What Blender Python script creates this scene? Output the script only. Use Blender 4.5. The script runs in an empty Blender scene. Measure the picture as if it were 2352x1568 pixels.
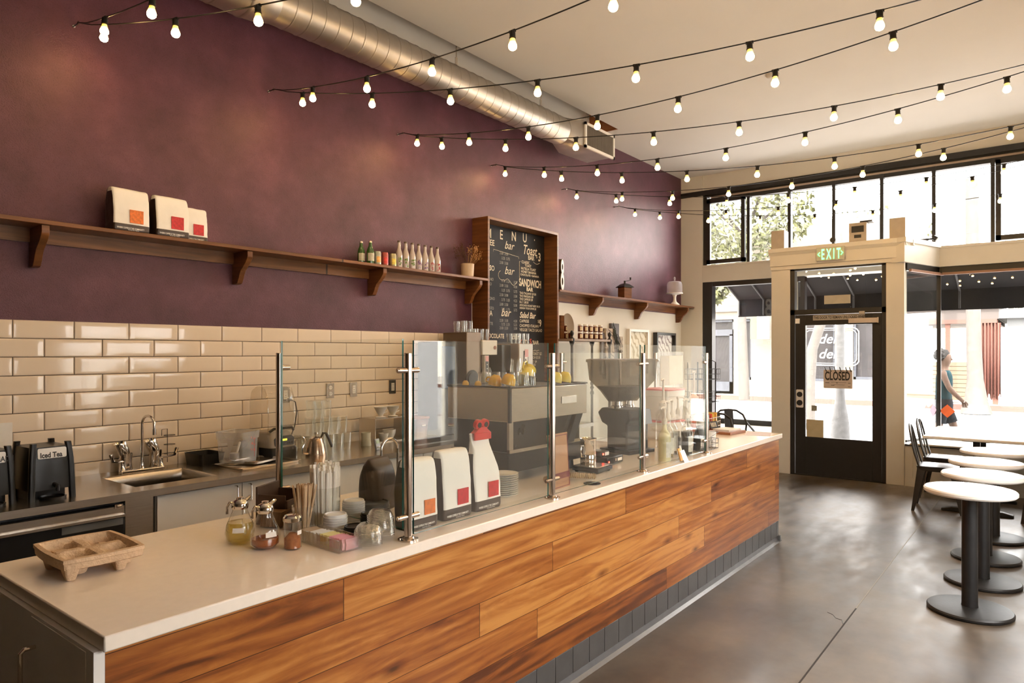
import bpy, bmesh, math, random
from mathutils import Vector, Matrix
random.seed(7)
PI = math.pi
SC = bpy.context.scene
COL = SC.collection
# ------------------------------------------------------------------ camera
cam_d = bpy.data.cameras.new('camera'); cam = bpy.data.objects.new('camera', cam_d); COL.objects.link(cam)
cam.location = (0, 0, 1.6); cam.rotation_euler = (PI/2, 0, math.radians(38.078 - 90))
cam_d.sensor_width = 36; cam_d.lens = 1579.53/2352*36; cam_d.shift_y = 26.1/2352
cam_d.clip_start = 0.05; cam_d.clip_end = 300
cam_d.dof.use_dof = False
SC.camera = cam
# ------------------------------------------------------------------ world, sun, exposure
world = bpy.data.worlds.new('world'); SC.world = world; world.use_nodes = True
wn = world.node_tree.nodes; wl = world.node_tree.links
bg = wn['Background']; sky = wn.new('ShaderNodeTexSky'); sky.sky_type = 'NISHITA'; sky.sun_disc = False
sky.sun_elevation = math.radians(52); sky.sun_rotation = math.radians(-70); sky.dust_density = 3.0; sky.air_density = 1.0
smix = wn.new('ShaderNodeMix'); smix.data_type = 'RGBA'; smix.inputs[0].default_value = 0.75; smix.inputs[7].default_value = (3.7, 3.25, 2.75, 1)
wl.new(sky.outputs[0], smix.inputs[6]); wl.new(smix.outputs[2], bg.inputs[0]); bg.inputs[1].default_value = 0.9
sd = bpy.data.lights.new('sun', 'SUN'); sun = bpy.data.objects.new('sun', sd); COL.objects.link(sun)
sd.energy = 2.6; sd.angle = math.radians(0.6); sd.color = (1.0, 0.95, 0.86)
sun.rotation_euler = Vector((0.72, 0.25, -0.95)).to_track_quat('-Z', 'Y').to_euler()
BULB_POWER = 24.0
vs = SC.view_settings
SC.display_settings.display_device = 'sRGB'
vs.view_transform = 'Standard'; vs.look = 'None'; vs.gamma = 1; vs.use_curve_mapping = False
vs.exposure = 2.85
cy = SC.cycles
cy.max_bounces = 10; cy.diffuse_bounces = 6; cy.glossy_bounces = 5; cy.transmission_bounces = 10; cy.transparent_max_bounces = 40
cy.sample_clamp_indirect = 8; cy.use_denoising = True; cy.caustics_reflective = False; cy.caustics_refractive = False
cy.blur_glossy = 0.6
# ------------------------------------------------------------------ materials
def nodes(name):
    m = bpy.data.materials.new(name); m.use_nodes = True
    nt = m.node_tree; return m, nt.nodes, nt.links, nt.nodes['Principled BSDF']
def M(name, col, rough=0.5, metal=0.0, var=0.06, scale=12.0, bump=0.0, bscale=None, spec=0.5, coat=0.0, trans=0.0, emit=0.0, aniso=None):
    m, n, l, p = nodes(name)
    tc = n.new('ShaderNodeTexCoord'); nz = n.new('ShaderNodeTexNoise'); nz.inputs['Scale'].default_value = scale; nz.inputs['Detail'].default_value = 4
    mp = n.new('ShaderNodeMapping'); l.new(tc.outputs['Object'], mp.inputs[0]); l.new(mp.outputs[0], nz.inputs['Vector'])
    if aniso: mp.inputs['Scale'].default_value = aniso
    r = n.new('ShaderNodeValToRGB'); l.new(nz.outputs['Fac'], r.inputs[0])
    c = list(col)[:3]
    r.color_ramp.elements[0].position = 0.3; r.color_ramp.elements[1].position = 0.7
    r.color_ramp.elements[0].color = [x*(1-var) for x in c]+[1]; r.color_ramp.elements[1].color = [min(1, x*(1+var)) for x in c]+[1]
    l.new(r.outputs[0], p.inputs['Base Color'])
    p.inputs['Roughness'].default_value = rough; p.inputs['Metallic'].default_value = metal
    p.inputs['Specular IOR Level'].default_value = spec; p.inputs['Coat Weight'].default_value = coat
    p.inputs['Transmission Weight'].default_value = trans
    if emit:
        p.inputs['Emission Strength'].default_value = emit; p.inputs['Emission Color'].default_value = c+[1]
    if bump:
        b = n.new('ShaderNodeBump'); b.inputs['Strength'].default_value = bump; b.inputs['Distance'].default_value = 0.01
        n2 = n.new('ShaderNodeTexNoise'); n2.inputs['Scale'].default_value = bscale or scale*4; n2.inputs['Detail'].default_value = 3
        l.new(mp.outputs[0], n2.inputs['Vector']); l.new(n2.outputs['Fac'], b.inputs['Height']); l.new(b.outputs[0], p.inputs['Normal'])
    return m
def thin_glass(name, tint=(0.96, 0.99, 0.975), power=5.0, refl=1.0, rough=0.0, ior=1.45, haze=0.0, hazecol=(0.9, 0.9, 0.88)):
    m, n, l, p = nodes(name); n.remove(p); out = n['Material Output']
    tr = n.new('ShaderNodeBsdfTransparent'); tr.inputs[0].default_value = (*tint, 1)
    gl = n.new('ShaderNodeBsdfGlossy'); gl.inputs['Roughness'].default_value = rough; gl.inputs[0].default_value = (refl, refl, refl, 1)
    lw = n.new('ShaderNodeLayerWeight'); lw.inputs[0].default_value = 0.5; f0 = ((ior-1)/(ior+1))**2
    fr = n.new('ShaderNodeMath'); fr.operation = 'POWER'; l.new(lw.outputs['Facing'], fr.inputs[0]); fr.inputs[1].default_value = power
    fr2 = n.new('ShaderNodeMath'); fr2.operation = 'MULTIPLY_ADD'; l.new(fr.outputs[0], fr2.inputs[0]); fr2.inputs[1].default_value = 1-f0; fr2.inputs[2].default_value = f0; fr = fr2
    # haze mixes in a diffuse tone that varies a little over the pane
    mx = n.new('ShaderNodeMixShader'); l.new(fr.outputs[0], mx.inputs[0]); l.new(tr.outputs[0], mx.inputs[1]); l.new(gl.outputs[0], mx.inputs[2])
    last = mx
    if haze:
        tc = n.new('ShaderNodeTexCoord'); nz = n.new('ShaderNodeTexNoise'); nz.inputs['Scale'].default_value = 3
        l.new(tc.outputs['Object'], nz.inputs['Vector'])
        mt = n.new('ShaderNodeMath'); mt.operation = 'MULTIPLY'; mt.inputs[1].default_value = haze*2; l.new(nz.outputs['Fac'], mt.inputs[0])
        df = n.new('ShaderNodeBsdfDiffuse'); df.inputs[0].default_value = (*hazecol, 1)
        m2 = n.new('ShaderNodeMixShader'); l.new(mt.outputs[0], m2.inputs[0]); l.new(mx.outputs[0], m2.inputs[1]); l.new(df.outputs[0], m2.inputs[2]); last = m2
    l.new(last.outputs[0], out.inputs[0])
    return m
def ramp(n, l, src, stops):
    r = n.new('ShaderNodeValToRGB'); l.new(src, r.inputs[0]); cr = r.color_ramp
    while len(cr.elements) < len(stops): cr.elements.new(0.5)
    for e, (p, c) in zip(cr.elements, stops): e.position = p; e.color = (*c, 1)
    return r
def math_node(n, l, op, a, b=None, c=None):
    m = n.new('ShaderNodeMath'); m.operation = op
    for i, v in enumerate((a, b, c)):
        if v is None: continue
        if isinstance(v, (int, float)): m.inputs[i].default_value = v
        else: l.new(v, m.inputs[i])
    return m.outputs[0]
def purple_wall():
    m, n, l, p = nodes('purple_leather_wallpaper')
    tc = n.new('ShaderNodeTexCoord')
    n1 = n.new('ShaderNodeTexNoise'); n1.inputs['Scale'].default_value = 2.6; n1.inputs['Detail'].default_value = 6; n1.inputs['Roughness'].default_value = 0.62
    l.new(tc.outputs['Object'], n1.inputs['Vector'])
    r = ramp(n, l, n1.outputs['Fac'], [(0.3, (0.052, 0.020, 0.034)), (0.55, (0.084, 0.032, 0.053)), (0.72, (0.120, 0.046, 0.071))])
    v = n.new('ShaderNodeTexVoronoi'); v.inputs['Scale'].default_value = 150; v.feature = 'SMOOTH_F1'; l.new(tc.outputs['Object'], v.inputs['Vector'])
    n2 = n.new('ShaderNodeTexNoise'); n2.inputs['Scale'].default_value = 230; n2.inputs['Detail'].default_value = 4; l.new(tc.outputs['Object'], n2.inputs['Vector'])
    h = math_node(n, l, 'ADD', v.outputs['Distance'], n2.outputs['Fac'])
    b = n.new('ShaderNodeBump'); b.inputs['Strength'].default_value = 0.55; b.inputs['Distance'].default_value = 0.0025; l.new(h, b.inputs['Height'])
    l.new(b.outputs[0], p.inputs['Normal'])
    rr = ramp(n, l, h, [(0.45, (0.55, 0.55, 0.6)), (0.85, (1.15, 1.1, 1.1))])
    mx = n.new('ShaderNodeMix'); mx.data_type = 'RGBA'; mx.blend_type = 'MULTIPLY'; mx.inputs[0].default_value = 0.75
    l.new(r.outputs[0], mx.inputs[6]); l.new(rr.outputs[0], mx.inputs[7]); l.new(mx.outputs[2], p.inputs['Base Color'])
    p.inputs['Roughness'].default_value = 0.42; p.inputs['Specular IOR Level'].default_value = 0.5; p.inputs['Specular Tint'].default_value = (1.0, 0.75, 0.7, 1)
    return m
def plank_wood(name, ph, plen, axis='X', tones=None, z0=0.17, rough=0.33, bands=True):
    # boards laid along one axis, ph high, plen long, each with its own tone, grain and knots
    m, n, l, p = nodes(name)
    tc = n.new('ShaderNodeTexCoord'); sp = n.new('ShaderNodeSeparateXYZ'); l.new(tc.outputs['Object'], sp.inputs[0])
    ax = sp.outputs[axis]
    zz = math_node(n, l, 'DIVIDE', math_node(n, l, 'SUBTRACT', sp.outputs['Z'], z0), ph); row = math_node(n, l, 'FLOOR', zz)
    wn_ = n.new('ShaderNodeTexWhiteNoise'); wn_.noise_dimensions = '1D'; l.new(row, wn_.inputs['W'])
    xx = math_node(n, l, 'ADD', math_node(n, l, 'DIVIDE', ax, plen), math_node(n, l, 'MULTIPLY', wn_.outputs['Value'], 3.0)); colm = math_node(n, l, 'FLOOR', xx)
    w2 = n.new('ShaderNodeTexWhiteNoise'); w2.noise_dimensions = '2D'
    cb = n.new('ShaderNodeCombineXYZ'); l.new(row, cb.inputs[0]); l.new(colm, cb.inputs[1]); l.new(cb.outputs[0], w2.inputs['Vector'])
    # grain
    off = n.new('ShaderNodeVectorMath'); off.operation = 'SCALE'; l.new(w2.outputs['Color'], off.inputs[0]); off.inputs['Scale'].default_value = 13
    ad = n.new('ShaderNodeVectorMath'); l.new(tc.outputs['Object'], ad.inputs[0]); l.new(off.outputs[0], ad.inputs[1])
    mp = n.new('ShaderNodeMapping'); mp.inputs['Scale'].default_value = (0.42, 0.42, 4.2); l.new(ad.outputs[0], mp.inputs[0])
    g = n.new('ShaderNodeTexNoise'); g.inputs['Scale'].default_value = 3.2; g.inputs['Detail'].default_value = 10; g.inputs['Roughness'].default_value = 0.62; g.inputs['Distortion'].default_value = 1.1
    l.new(mp.outputs[0], g.inputs['Vector'])
    wv = n.new('ShaderNodeTexWave'); wv.wave_type = 'BANDS'; wv.bands_direction = 'Z'; wv.inputs['Scale'].default_value = 1.6; wv.inputs['Distortion'].default_value = 11; wv.inputs['Detail'].default_value = 3; wv.inputs['Detail Scale'].default_value = 1.2
    l.new(mp.outputs[0], wv.inputs['Vector'])
    f = math_node(n, l, 'ADD', math_node(n, l, 'MULTIPLY', g.outputs['Fac'], 0.90), math_node(n, l, 'MULTIPLY', wv.outputs['Fac'], 0.10))
    f = math_node(n, l, 'ADD', f, math_node(n, l, 'MULTIPLY', math_node(n, l, 'SUBTRACT', w2.outputs['Value'], 0.55), 0.34))
    tones = tones or [(0.27, (0.10, 0.028, 0.008)), (0.42, (0.25, 0.075, 0.016)), (0.56, (0.37, 0.13, 0.027)), (0.73, (0.54, 0.24, 0.062))]
    r = ramp(n, l, f, tones)
    # knots
    k = n.new('ShaderNodeTexVoronoi'); k.inputs['Scale'].default_value = 1.0; mk = n.new('ShaderNodeMapping'); mk.inputs['Scale'].default_value = (2.4, 2.4, 6.5); l.new(ad.outputs[0], mk.inputs[0]); l.new(mk.outputs[0], k.inputs['Vector'])
    kr = ramp(n, l, k.outputs['Distance'], [(0.03, (0.10, 0.07, 0.06)), (0.08, (0.5, 0.4, 0.36)), (0.2, (1, 1, 1))])
    mx = n.new('ShaderNodeMix'); mx.data_type = 'RGBA'; mx.blend_type = 'MULTIPLY'; mx.inputs[0].default_value = 0.85 if bands else 0.0
    l.new(r.outputs[0], mx.inputs[6]); l.new(kr.outputs[0], mx.inputs[7])
    # seams
    def edge(src, w):
        fr = math_node(n, l, 'FRACT', src); a = math_node(n, l, 'MINIMUM', fr, math_node(n, l, 'SUBTRACT', 1.0, fr)); return math_node(n, l, 'GREATER_THAN', a, w)
    e = math_node(n, l, 'MULTIPLY', edge(zz, 0.009), edge(xx, 0.0009))
    er = ramp(n, l, e, [(0.0, (0.20, 0.15, 0.12)), (1.0, (1, 1, 1))])
    m3 = n.new('ShaderNodeMix'); m3.data_type = 'RGBA'; m3.blend_type = 'MULTIPLY'; m3.inputs[0].default_value = 1.0
    l.new(mx.outputs[2], m3.inputs[6]); l.new(er.outputs[0], m3.inputs[7]); l.new(m3.outputs[2], p.inputs['Base Color'])
    b = n.new('ShaderNodeBump'); b.inputs['Strength'].default_value = 0.25; b.inputs['Distance'].default_value = 0.003
    l.new(math_node(n, l, 'ADD', math_node(n, l, 'MULTIPLY', e, 1.0), math_node(n, l, 'MULTIPLY', g.outputs['Fac'], 0.5)), b.inputs['Height']); l.new(b.outputs[0], p.inputs['Normal'])
    p.inputs['Roughness'].default_value = rough; p.inputs['Specular IOR Level'].default_value = 0.45
    return m
def concrete_floor():
    m, n, l, p = nodes('polished_concrete')
    tc = n.new('ShaderNodeTexCoord')
    a = n.new('ShaderNodeTexNoise'); a.inputs['Scale'].default_value = 1.1; a.inputs['Detail'].default_value = 8; a.inputs['Roughness'].default_value = 0.6; 
    l.new(tc.outputs['Object'], a.inputs['Vector'])
    mp = n.new('ShaderNodeMapping'); mp.inputs['Scale'].default_value = (4, 9, 1); mp.inputs['Rotation'].default_value = (0, 0, 0.7); mp.inputs['Location'].default_value = (0, 0, .37); l.new(tc.outputs['Object'], mp.inputs[0])
    s = n.new('ShaderNodeTexNoise'); s.inputs['Scale'].default_value = 1.0; s.inputs['Detail'].default_value = 4; l.new(mp.outputs[0], s.inputs['Vector'])
    f = math_node(n, l, 'ADD', math_node(n, l, 'MULTIPLY', a.outputs['Fac'], 0.75), math_node(n, l, 'MULTIPLY', s.outputs['Fac'], 0.25))
    r = ramp(n, l, f, [(0.36, (0.034, 0.024, 0.016)), (0.47, (0.070, 0.052, 0.037)), (0.57, (0.115, 0.089, 0.064)), (0.68, (0.165, 0.132, 0.098))])
    l.new(r.outputs[0], p.inputs['Base Color'])
    rr = ramp(n, l, s.outputs['Fac'], [(0.32, (0.30, 0.30, 0.30)), (0.68, (0.44, 0.44, 0.44))]); l.new(rr.outputs[0], p.inputs['Roughness'])
    b = n.new('ShaderNodeBump'); b.inputs['Strength'].default_value = 0.02; b.inputs['Distance'].default_value = 0.001; l.new(s.outputs['Fac'], b.inputs['Height'])
    p.inputs['Specular IOR Level'].default_value = 0.5
    return m
def bulb_mat():
    m, n, l, p = nodes('lit_bulb_glass')
    tc = n.new('ShaderNodeTexCoord'); sp = n.new('ShaderNodeSeparateXYZ'); l.new(tc.outputs['Object'], sp.inputs[0])
    f = math_node(n, l, 'DIVIDE', math_node(n, l, 'ADD', sp.outputs['Z'], 0.095), 0.062)   # 0 at the tip, 1 at the neck
    r = ramp(n, l, f, [(0.0, (1.0, 0.62, 0.28)), (0.5, (1.0, 0.58, 0.16)), (0.8, (1.0, 0.55, 0.05)), (1.0, (1.0, 0.40, 0.02))])
    st = ramp(n, l, f, [(0.0, (1, 1, 1)), (0.28, (0.8, 0.8, 0.8)), (0.5, (0.07, 0.07, 0.07)), (0.72, (0.012, 0.012, 0.012)), (1.0, (0.005, 0.005, 0.005))])
    l.new(r.outputs[0], p.inputs['Emission Color']); l.new(math_node(n, l, 'MULTIPLY', st.outputs[0], BULB_POWER), p.inputs['Emission Strength'])
    p.inputs['Base Color'].default_value = (0.9, 0.8, 0.6, 1); p.inputs['Roughness'].default_value = 0.2
    return m
mt = {}
mt['purple'] = purple_wall()
mt['plank'] = plank_wood('walnut_planks', 0.138, 1.9)
mt['wood'] = plank_wood('brown_stained_wood', 5.0, 9.0, tones=[(0.25, (0.12, 0.043, 0.014)), (0.5, (0.21, 0.078, 0.024)), (0.75, (0.30, 0.12, 0.04))], z0=-2, rough=0.36, bands=False)
mt['board'] = plank_wood('orange_board_wood', 5.0, 9.0, tones=[(0.25, (0.20, 0.07, 0.025)), (0.5, (0.33, 0.12, 0.045)), (0.75, (0.42, 0.17, 0.07))], z0=-2, rough=0.5, bands=False)
mt['floor'] = concrete_floor()
mt['white'] = M('white_wall_paint', (0.66, 0.625, 0.555), 0.65, var=0.02, scale=3, bump=0.06, bscale=120)
mt['ceil'] = M('ceiling_paint', (0.60, 0.565, 0.52), 0.8, var=0.015, scale=2, bump=0.05, bscale=150)
mt['trimw'] = M('cream_trim_paint', (0.60, 0.565, 0.50), 0.5, var=0.02, scale=5, bump=0.03)
mt['black'] = M('black_frame_paint', (0.013, 0.012, 0.012), 0.4, var=0.15, scale=20)
mt['blackp'] = M('black_plastic', (0.009, 0.009, 0.010), 0.34, var=0.1, scale=20, spec=.35)
mt['dark'] = M('dark_metal', (0.022, 0.022, 0.023), 0.42, 0.3, var=0.2, scale=15, bump=0.05)
mt['tile'] = M('cream_glazed_tile', (0.80, 0.675, 0.535), 0.09, var=0.03, scale=3, spec=0.6)
mt['grout'] = M('dark_grout', (0.085, 0.07, 0.058), 0.9, var=0.1, scale=60)
mt['quartz'] = M('white_quartz_top', (0.86, 0.77, 0.67), 0.13, var=0.02, scale=40, spec=0.5)
mt['steel'] = M('brushed_steel', (0.58, 0.53, 0.47), 0.25, 1.0, var=0.06, scale=6, bump=0.03, aniso=(1, 25, 25))
mt['chrome'] = M('chrome', (0.72, 0.68, 0.64), 0.08, 1.0, var=0.02)
mt['post'] = M('satin_steel_post', (0.60, 0.52, 0.46), 0.22, 1.0, var=0.04, aniso=(40, 40, 1))
mt['galv'] = M('galvanised_duct_metal', (0.46, 0.43, 0.395), 0.36, 0.95, var=0.12, scale=5, bump=0.04)
mt['cab'] = M('pale_laminate', (0.76, 0.73, 0.69), 0.35, var=0.015, scale=4)
mt['greycab'] = M('grey_laminate', (0.20, 0.18, 0.16), 0.45, var=0.02, scale=4)
mt['kick'] = M('slate_tile', (0.072, 0.068, 0.066), 0.4, var=0.15, scale=10)
mt['panel'] = thin_glass('guard_glass', (0.975, 0.987, 0.975), haze=0.02)
mt['edge'] = M('green_glass_edge', (0.05, 0.20, 0.18), 0.1, var=0.05)
mt['pane'] = thin_glass('window_glass', (0.97, 0.985, 0.98), haze=0.008)
mt['tumbler'] = thin_glass('drinking_glass', (0.975, 0.978, 0.965), power=2.6, ior=1.5, rough=0.03, haze=0.02, hazecol=(.9,.88,.75))
mt['clearp'] = thin_glass('clear_plastic', (0.97, 0.97, 0.96), power=2.4, ior=1.5, rough=0.08, haze=0.03)
mt['bulb'] = bulb_mat()
mt['whitep'] = M('white_plastic', (0.78, 0.76, 0.73), 0.35, var=0.02)
mt['paper'] = M('white_paper', (0.80, 0.76, 0.70), 0.7, var=0.03, scale=20)
mt['chalk'] = M('chalk_writing', (0.72, 0.64, 0.50), 0.8, var=0.2, scale=60)
# ------------------------------------------------------------------ mesh builder
class B:
    def __init__(s): s.bm = bmesh.new(); s.mi = 0
    def _faces(s, fs):
        for f in fs: f.material_index = s.mi
    def box(s, x0, x1, y0, y1, z0, z1, M4=None):
        v = [s.bm.verts.new(Vector(c)) for c in ((x0,y0,z0),(x1,y0,z0),(x1,y1,z0),(x0,y1,z0),(x0,y0,z1),(x1,y0,z1),(x1,y1,z1),(x0,y1,z1))]
        if M4 is not None:
            for q in v: q.co = M4 @ q.co
        s._faces([s.bm.faces.new([v[i] for i in f]) for f in ((3,2,1,0),(4,5,6,7),(0,1,5,4),(1,2,6,5),(2,3,7,6),(3,0,4,7))]); return s
    def cbox(s, c, d, rz=0, ry=0, rx=0):
        m = Matrix.Translation(c) @ Matrix.Rotation(rz, 4, 'Z') @ Matrix.Rotation(ry, 4, 'Y') @ Matrix.Rotation(rx, 4, 'X')
        return s.box(-d[0]/2, d[0]/2, -d[1]/2, d[1]/2, -d[2]/2, d[2]/2, m)
    def lathe(s, prof, c=(0,0,0), n=24, M4=None, a0=0, a1=2*PI, cap=True):
        full = abs(a1-a0-2*PI) < 1e-6; rings = []
        m = (M4 if M4 is not None else Matrix()); m = Matrix.Translation(c) @ m
        for r, z in prof:
            if r < 1e-6: rings.append([s.bm.verts.new(m @ Vector((0, 0, z)))]); continue
            rings.append([s.bm.verts.new(m @ Vector((r*math.cos(a0+(a1-a0)*i/n), r*math.sin(a0+(a1-a0)*i/n), z))) for i in range(n if full else n+1)])
        fs = []
        for A, Bq in zip(rings, rings[1:]):
            k = n if full else n
            for i in range(k):
                j = (i+1) % n if full else i+1
                if len(A) == 1 and len(Bq) == 1: continue
                if len(A) == 1: f = [A[0], Bq[j], Bq[i]]
                elif len(Bq) == 1: f = [A[i], A[j], Bq[0]]
                else: f = [A[i], A[j], Bq[j], Bq[i]]
                try: fs.append(s.bm.faces.new(f))
                except ValueError: pass
        s._faces(fs); return s
    def cyl(s, a, b, r, r2=None, n=16):
        a = Vector(a); b = Vector(b); d = b-a; L = d.length; r2 = r if r2 is None else r2
        q = d.to_track_quat('Z', 'Y').to_matrix().to_4x4()
        return s.lathe([(0,0),(r,0),(r2,L),(0,L)], a, n, q)
    def tube(s, pts, r, n=8, closed=False):
        pts = [Vector(p) for p in pts]; rings = []; N = len(pts); up = None
        for i, p in enumerate(pts):
            if closed: t = (pts[(i+1) % N]-pts[i-1])
            else: t = (pts[min(i+1, N-1)]-pts[max(i-1, 0)])
            t.normalize()
            if up is None:
                up = Vector((0,0,1)) if abs(t.z) < 0.9 else Vector((1,0,0))
            x = t.cross(up)
            if x.length < 1e-4: x = t.cross(Vector((0,1,0)))
            x.normalize(); y = x.cross(t).normalized(); up = y
            rr = r[i] if isinstance(r, (list, tuple)) else r
            rings.append([s.bm.verts.new(p + x*rr*math.cos(2*PI*k/n) + y*rr*math.sin(2*PI*k/n)) for k in range(n)])
        fs = []
        for i in range(N if closed else N-1):
            A, C = rings[i], rings[(i+1) % N]
            for k in range(n): fs.append(s.bm.faces.new([A[k], A[(k+1) % n], C[(k+1) % n], C[k]]))
        if not closed: fs += [s.bm.faces.new(rings[0][::-1]), s.bm.faces.new(rings[-1])]
        s._faces(fs); return s
    def prism(s, poly, a, b, axis='X', M4=None):
        def P(u, v, w):
            q = {'X': Vector((w, u, v)), 'Y': Vector((u, w, v)), 'Z': Vector((u, v, w))}[axis]
            return M4 @ q if M4 is not None else q
        A = [s.bm.verts.new(P(u, v, a)) for u, v in poly]; C = [s.bm.verts.new(P(u, v, b)) for u, v in poly]; n = len(poly)
        fs = [s.bm.faces.new(A[::-1]), s.bm.faces.new(C)]
        for i in range(n): fs.append(s.bm.faces.new([A[i], A[(i+1) % n], C[(i+1) % n], C[i]]))
        s._faces(fs); return s
    def loft(s, loops, cap=True):
        R = [[s.bm.verts.new(Vector(p)) for p in lp] for lp in loops]; n = len(R[0]); fs = []
        for A, C in zip(R, R[1:]):
            for i in range(n): fs.append(s.bm.faces.new([A[i], A[(i+1) % n], C[(i+1) % n], C[i]]))
        if cap: fs += [s.bm.faces.new(R[0][::-1]), s.bm.faces.new(R[-1])]
        s._faces(fs); return s
    def quad(s, *ps):
        s._faces([s.bm.faces.new([s.bm.verts.new(Vector(p)) for p in ps])]); return s
    def text(s, body, o, U, V, size, align='LEFT', sx=1.0, shear=0.0, lift=0.0008, bold=0.0):
        cu = bpy.data.curves.new('t', 'FONT'); cu.body = body; cu.size = size; cu.align_x = align; cu.shear = shear; cu.resolution_u = 3; cu.offset = bold
        ob = bpy.data.objects.new('t', cu); COL.objects.link(ob); dg = bpy.context.evaluated_depsgraph_get(); me = bpy.data.meshes.new_from_object(ob.evaluated_get(dg))
        U = Vector(U); V = Vector(V); N = U.cross(V); o = Vector(o)
        base = [s.bm.verts.new(o + U*v.co.x*sx + V*v.co.y + N*lift) for v in me.vertices]
        for p in me.polygons:
            try: s._faces([s.bm.faces.new([base[i] for i in p.vertices])])
            except ValueError: pass
        bpy.data.objects.remove(ob); bpy.data.curves.remove(cu); bpy.data.meshes.remove(me); return s
    def mesh(s, name, mats, smooth=True, keep=False, fix=True):
        if fix: bmesh.ops.recalc_face_normals(s.bm, faces=s.bm.faces[:])
        if smooth:
            for f in s.bm.faces: f.smooth = True
            for e in s.bm.edges:
                if len(e.link_faces) == 2: e.smooth = e.calc_face_angle(0) < 0.65
        me = bpy.data.meshes.new(name); s.bm.to_mesh(me); s.bm.free()
        for m in (mats if isinstance(mats, (list, tuple)) else [mats]): me.materials.append(m)
        return me
def obj(name, b, mats, parent=None, loc=(0,0,0), rz=0.0, bev=0.0, label=None, seg=2, fix=True, kind=None):
    mats = [mt[m] if isinstance(m, str) else m for m in (mats if isinstance(mats, (list, tuple)) else [mats])]
    me = b if isinstance(b, bpy.types.Mesh) else b.mesh(name, mats, fix=fix)
    o = bpy.data.objects.new(name, me); COL.objects.link(o); o.location = loc; o.rotation_euler = (0,0,rz)
    if parent is not None: o.parent = parent
    if bev:
        md = o.modifiers.new('bevel', 'BEVEL'); md.width = bev; md.segments = seg; md.limit_method = 'ANGLE'; md.angle_limit = 0.6; md.harden_normals = False
    if label: o['label'] = label
    if kind: o['kind'] = kind
    return o
def tag(o, label, cat, group=None):
    o['label'] = label; o['category'] = cat
    if group: o['group'] = group
    return o
def thing(name, label, cat, loc=(0,0,0), rz=0.0, group=None):
    o = bpy.data.objects.new(name, None); COL.objects.link(o); o.location = loc; o.rotation_euler = (0,0,rz); o.empty_display_size = 0.1
    return tag(o, label, cat, group)
def solo(name, b, mats, label, cat, loc=(0,0,0), rz=0.0, group=None, bev=0.0):
    return tag(obj(name, b, mats, None, loc, rz, bev), label, cat, group)
def struct(name, b, mats, parent=None, bev=0.0, loc=(0,0,0)):
    o = obj(name, b, mats, parent, loc, 0, bev)
    if parent is None: o['kind'] = 'structure'
    return o
def dup(root, loc, rz, label, group=None):
    def cp(o, par):
        c = o.copy(); COL.objects.link(c); c.parent = par
        for ch in list(o.children): cp(ch, c)
        return c
    r = cp(root, None); r.location = loc; r.rotation_euler = (root.rotation_euler[0], root.rotation_euler[1], rz); r['label'] = label
    if group: r['group'] = group
    return r
def arc(cx, cy, r, a0, a1, n):
    return [(cx+r*math.cos(a0+(a1-a0)*i/n), cy+r*math.sin(a0+(a1-a0)*i/n)) for i in range(n+1)]
def rrect(w, d, r, n=4, cx=0, cy=0):
    o = []
    for sx, sy, a in ((1,1,0),(-1,1,PI/2),(-1,-1,PI),(1,-1,1.5*PI)): o += arc(cx+sx*(w/2-r), cy+sy*(d/2-r), r, a, a+PI/2, n)
    return o
# ================================================================== SETTING
# room: x runs along the counter to the street front, y to the purple wall, z up. street front at x 10.05
YW = 4.6; XF = 10.2; ZC = 4.342; YR = -0.85; XB = -5.0
struct('floor', B().box(XB, 10.4, YR, YW, -0.12, 0), 'floor')
struct('added_reflection_wall', B().box(-6, 11, -7.2, -7, -.3, 3.1), M('pale_reflection_wall', (.50,.52,.56), .8))  # unseen wall, added to give the guard glass a plain pale reflection
b = B(); b.box(-3, 4.72, 0.956, 0.964, 0, 0.0012); struct('trim_8', b, M('dark_floor_joint', (0.02, 0.017, 0.014), 0.8))
b = B(); b.box(4.72, 9.4, 0.957, 0.963, 0, 0.0012); struct('trim_1', b, M('floor_joint_filler', (0.20, 0.18, 0.13), 0.5))
def crack(pts): 
    b = B()
    for (x0, y0), (x1, y1) in zip(pts, pts[1:]): b.tube([(x0, y0, 0.0), (x1, y1, 0.0)], 0.0022, 5)
    return b
tag(obj('floor_crack', crack([(4.40,0.965),(4.46,0.985),(4.47,1.02),(4.52,1.05),(4.54,1.085)]), 'black'), 'dark hairline crack in the concrete floor beside the long joint', 'crack')
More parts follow.
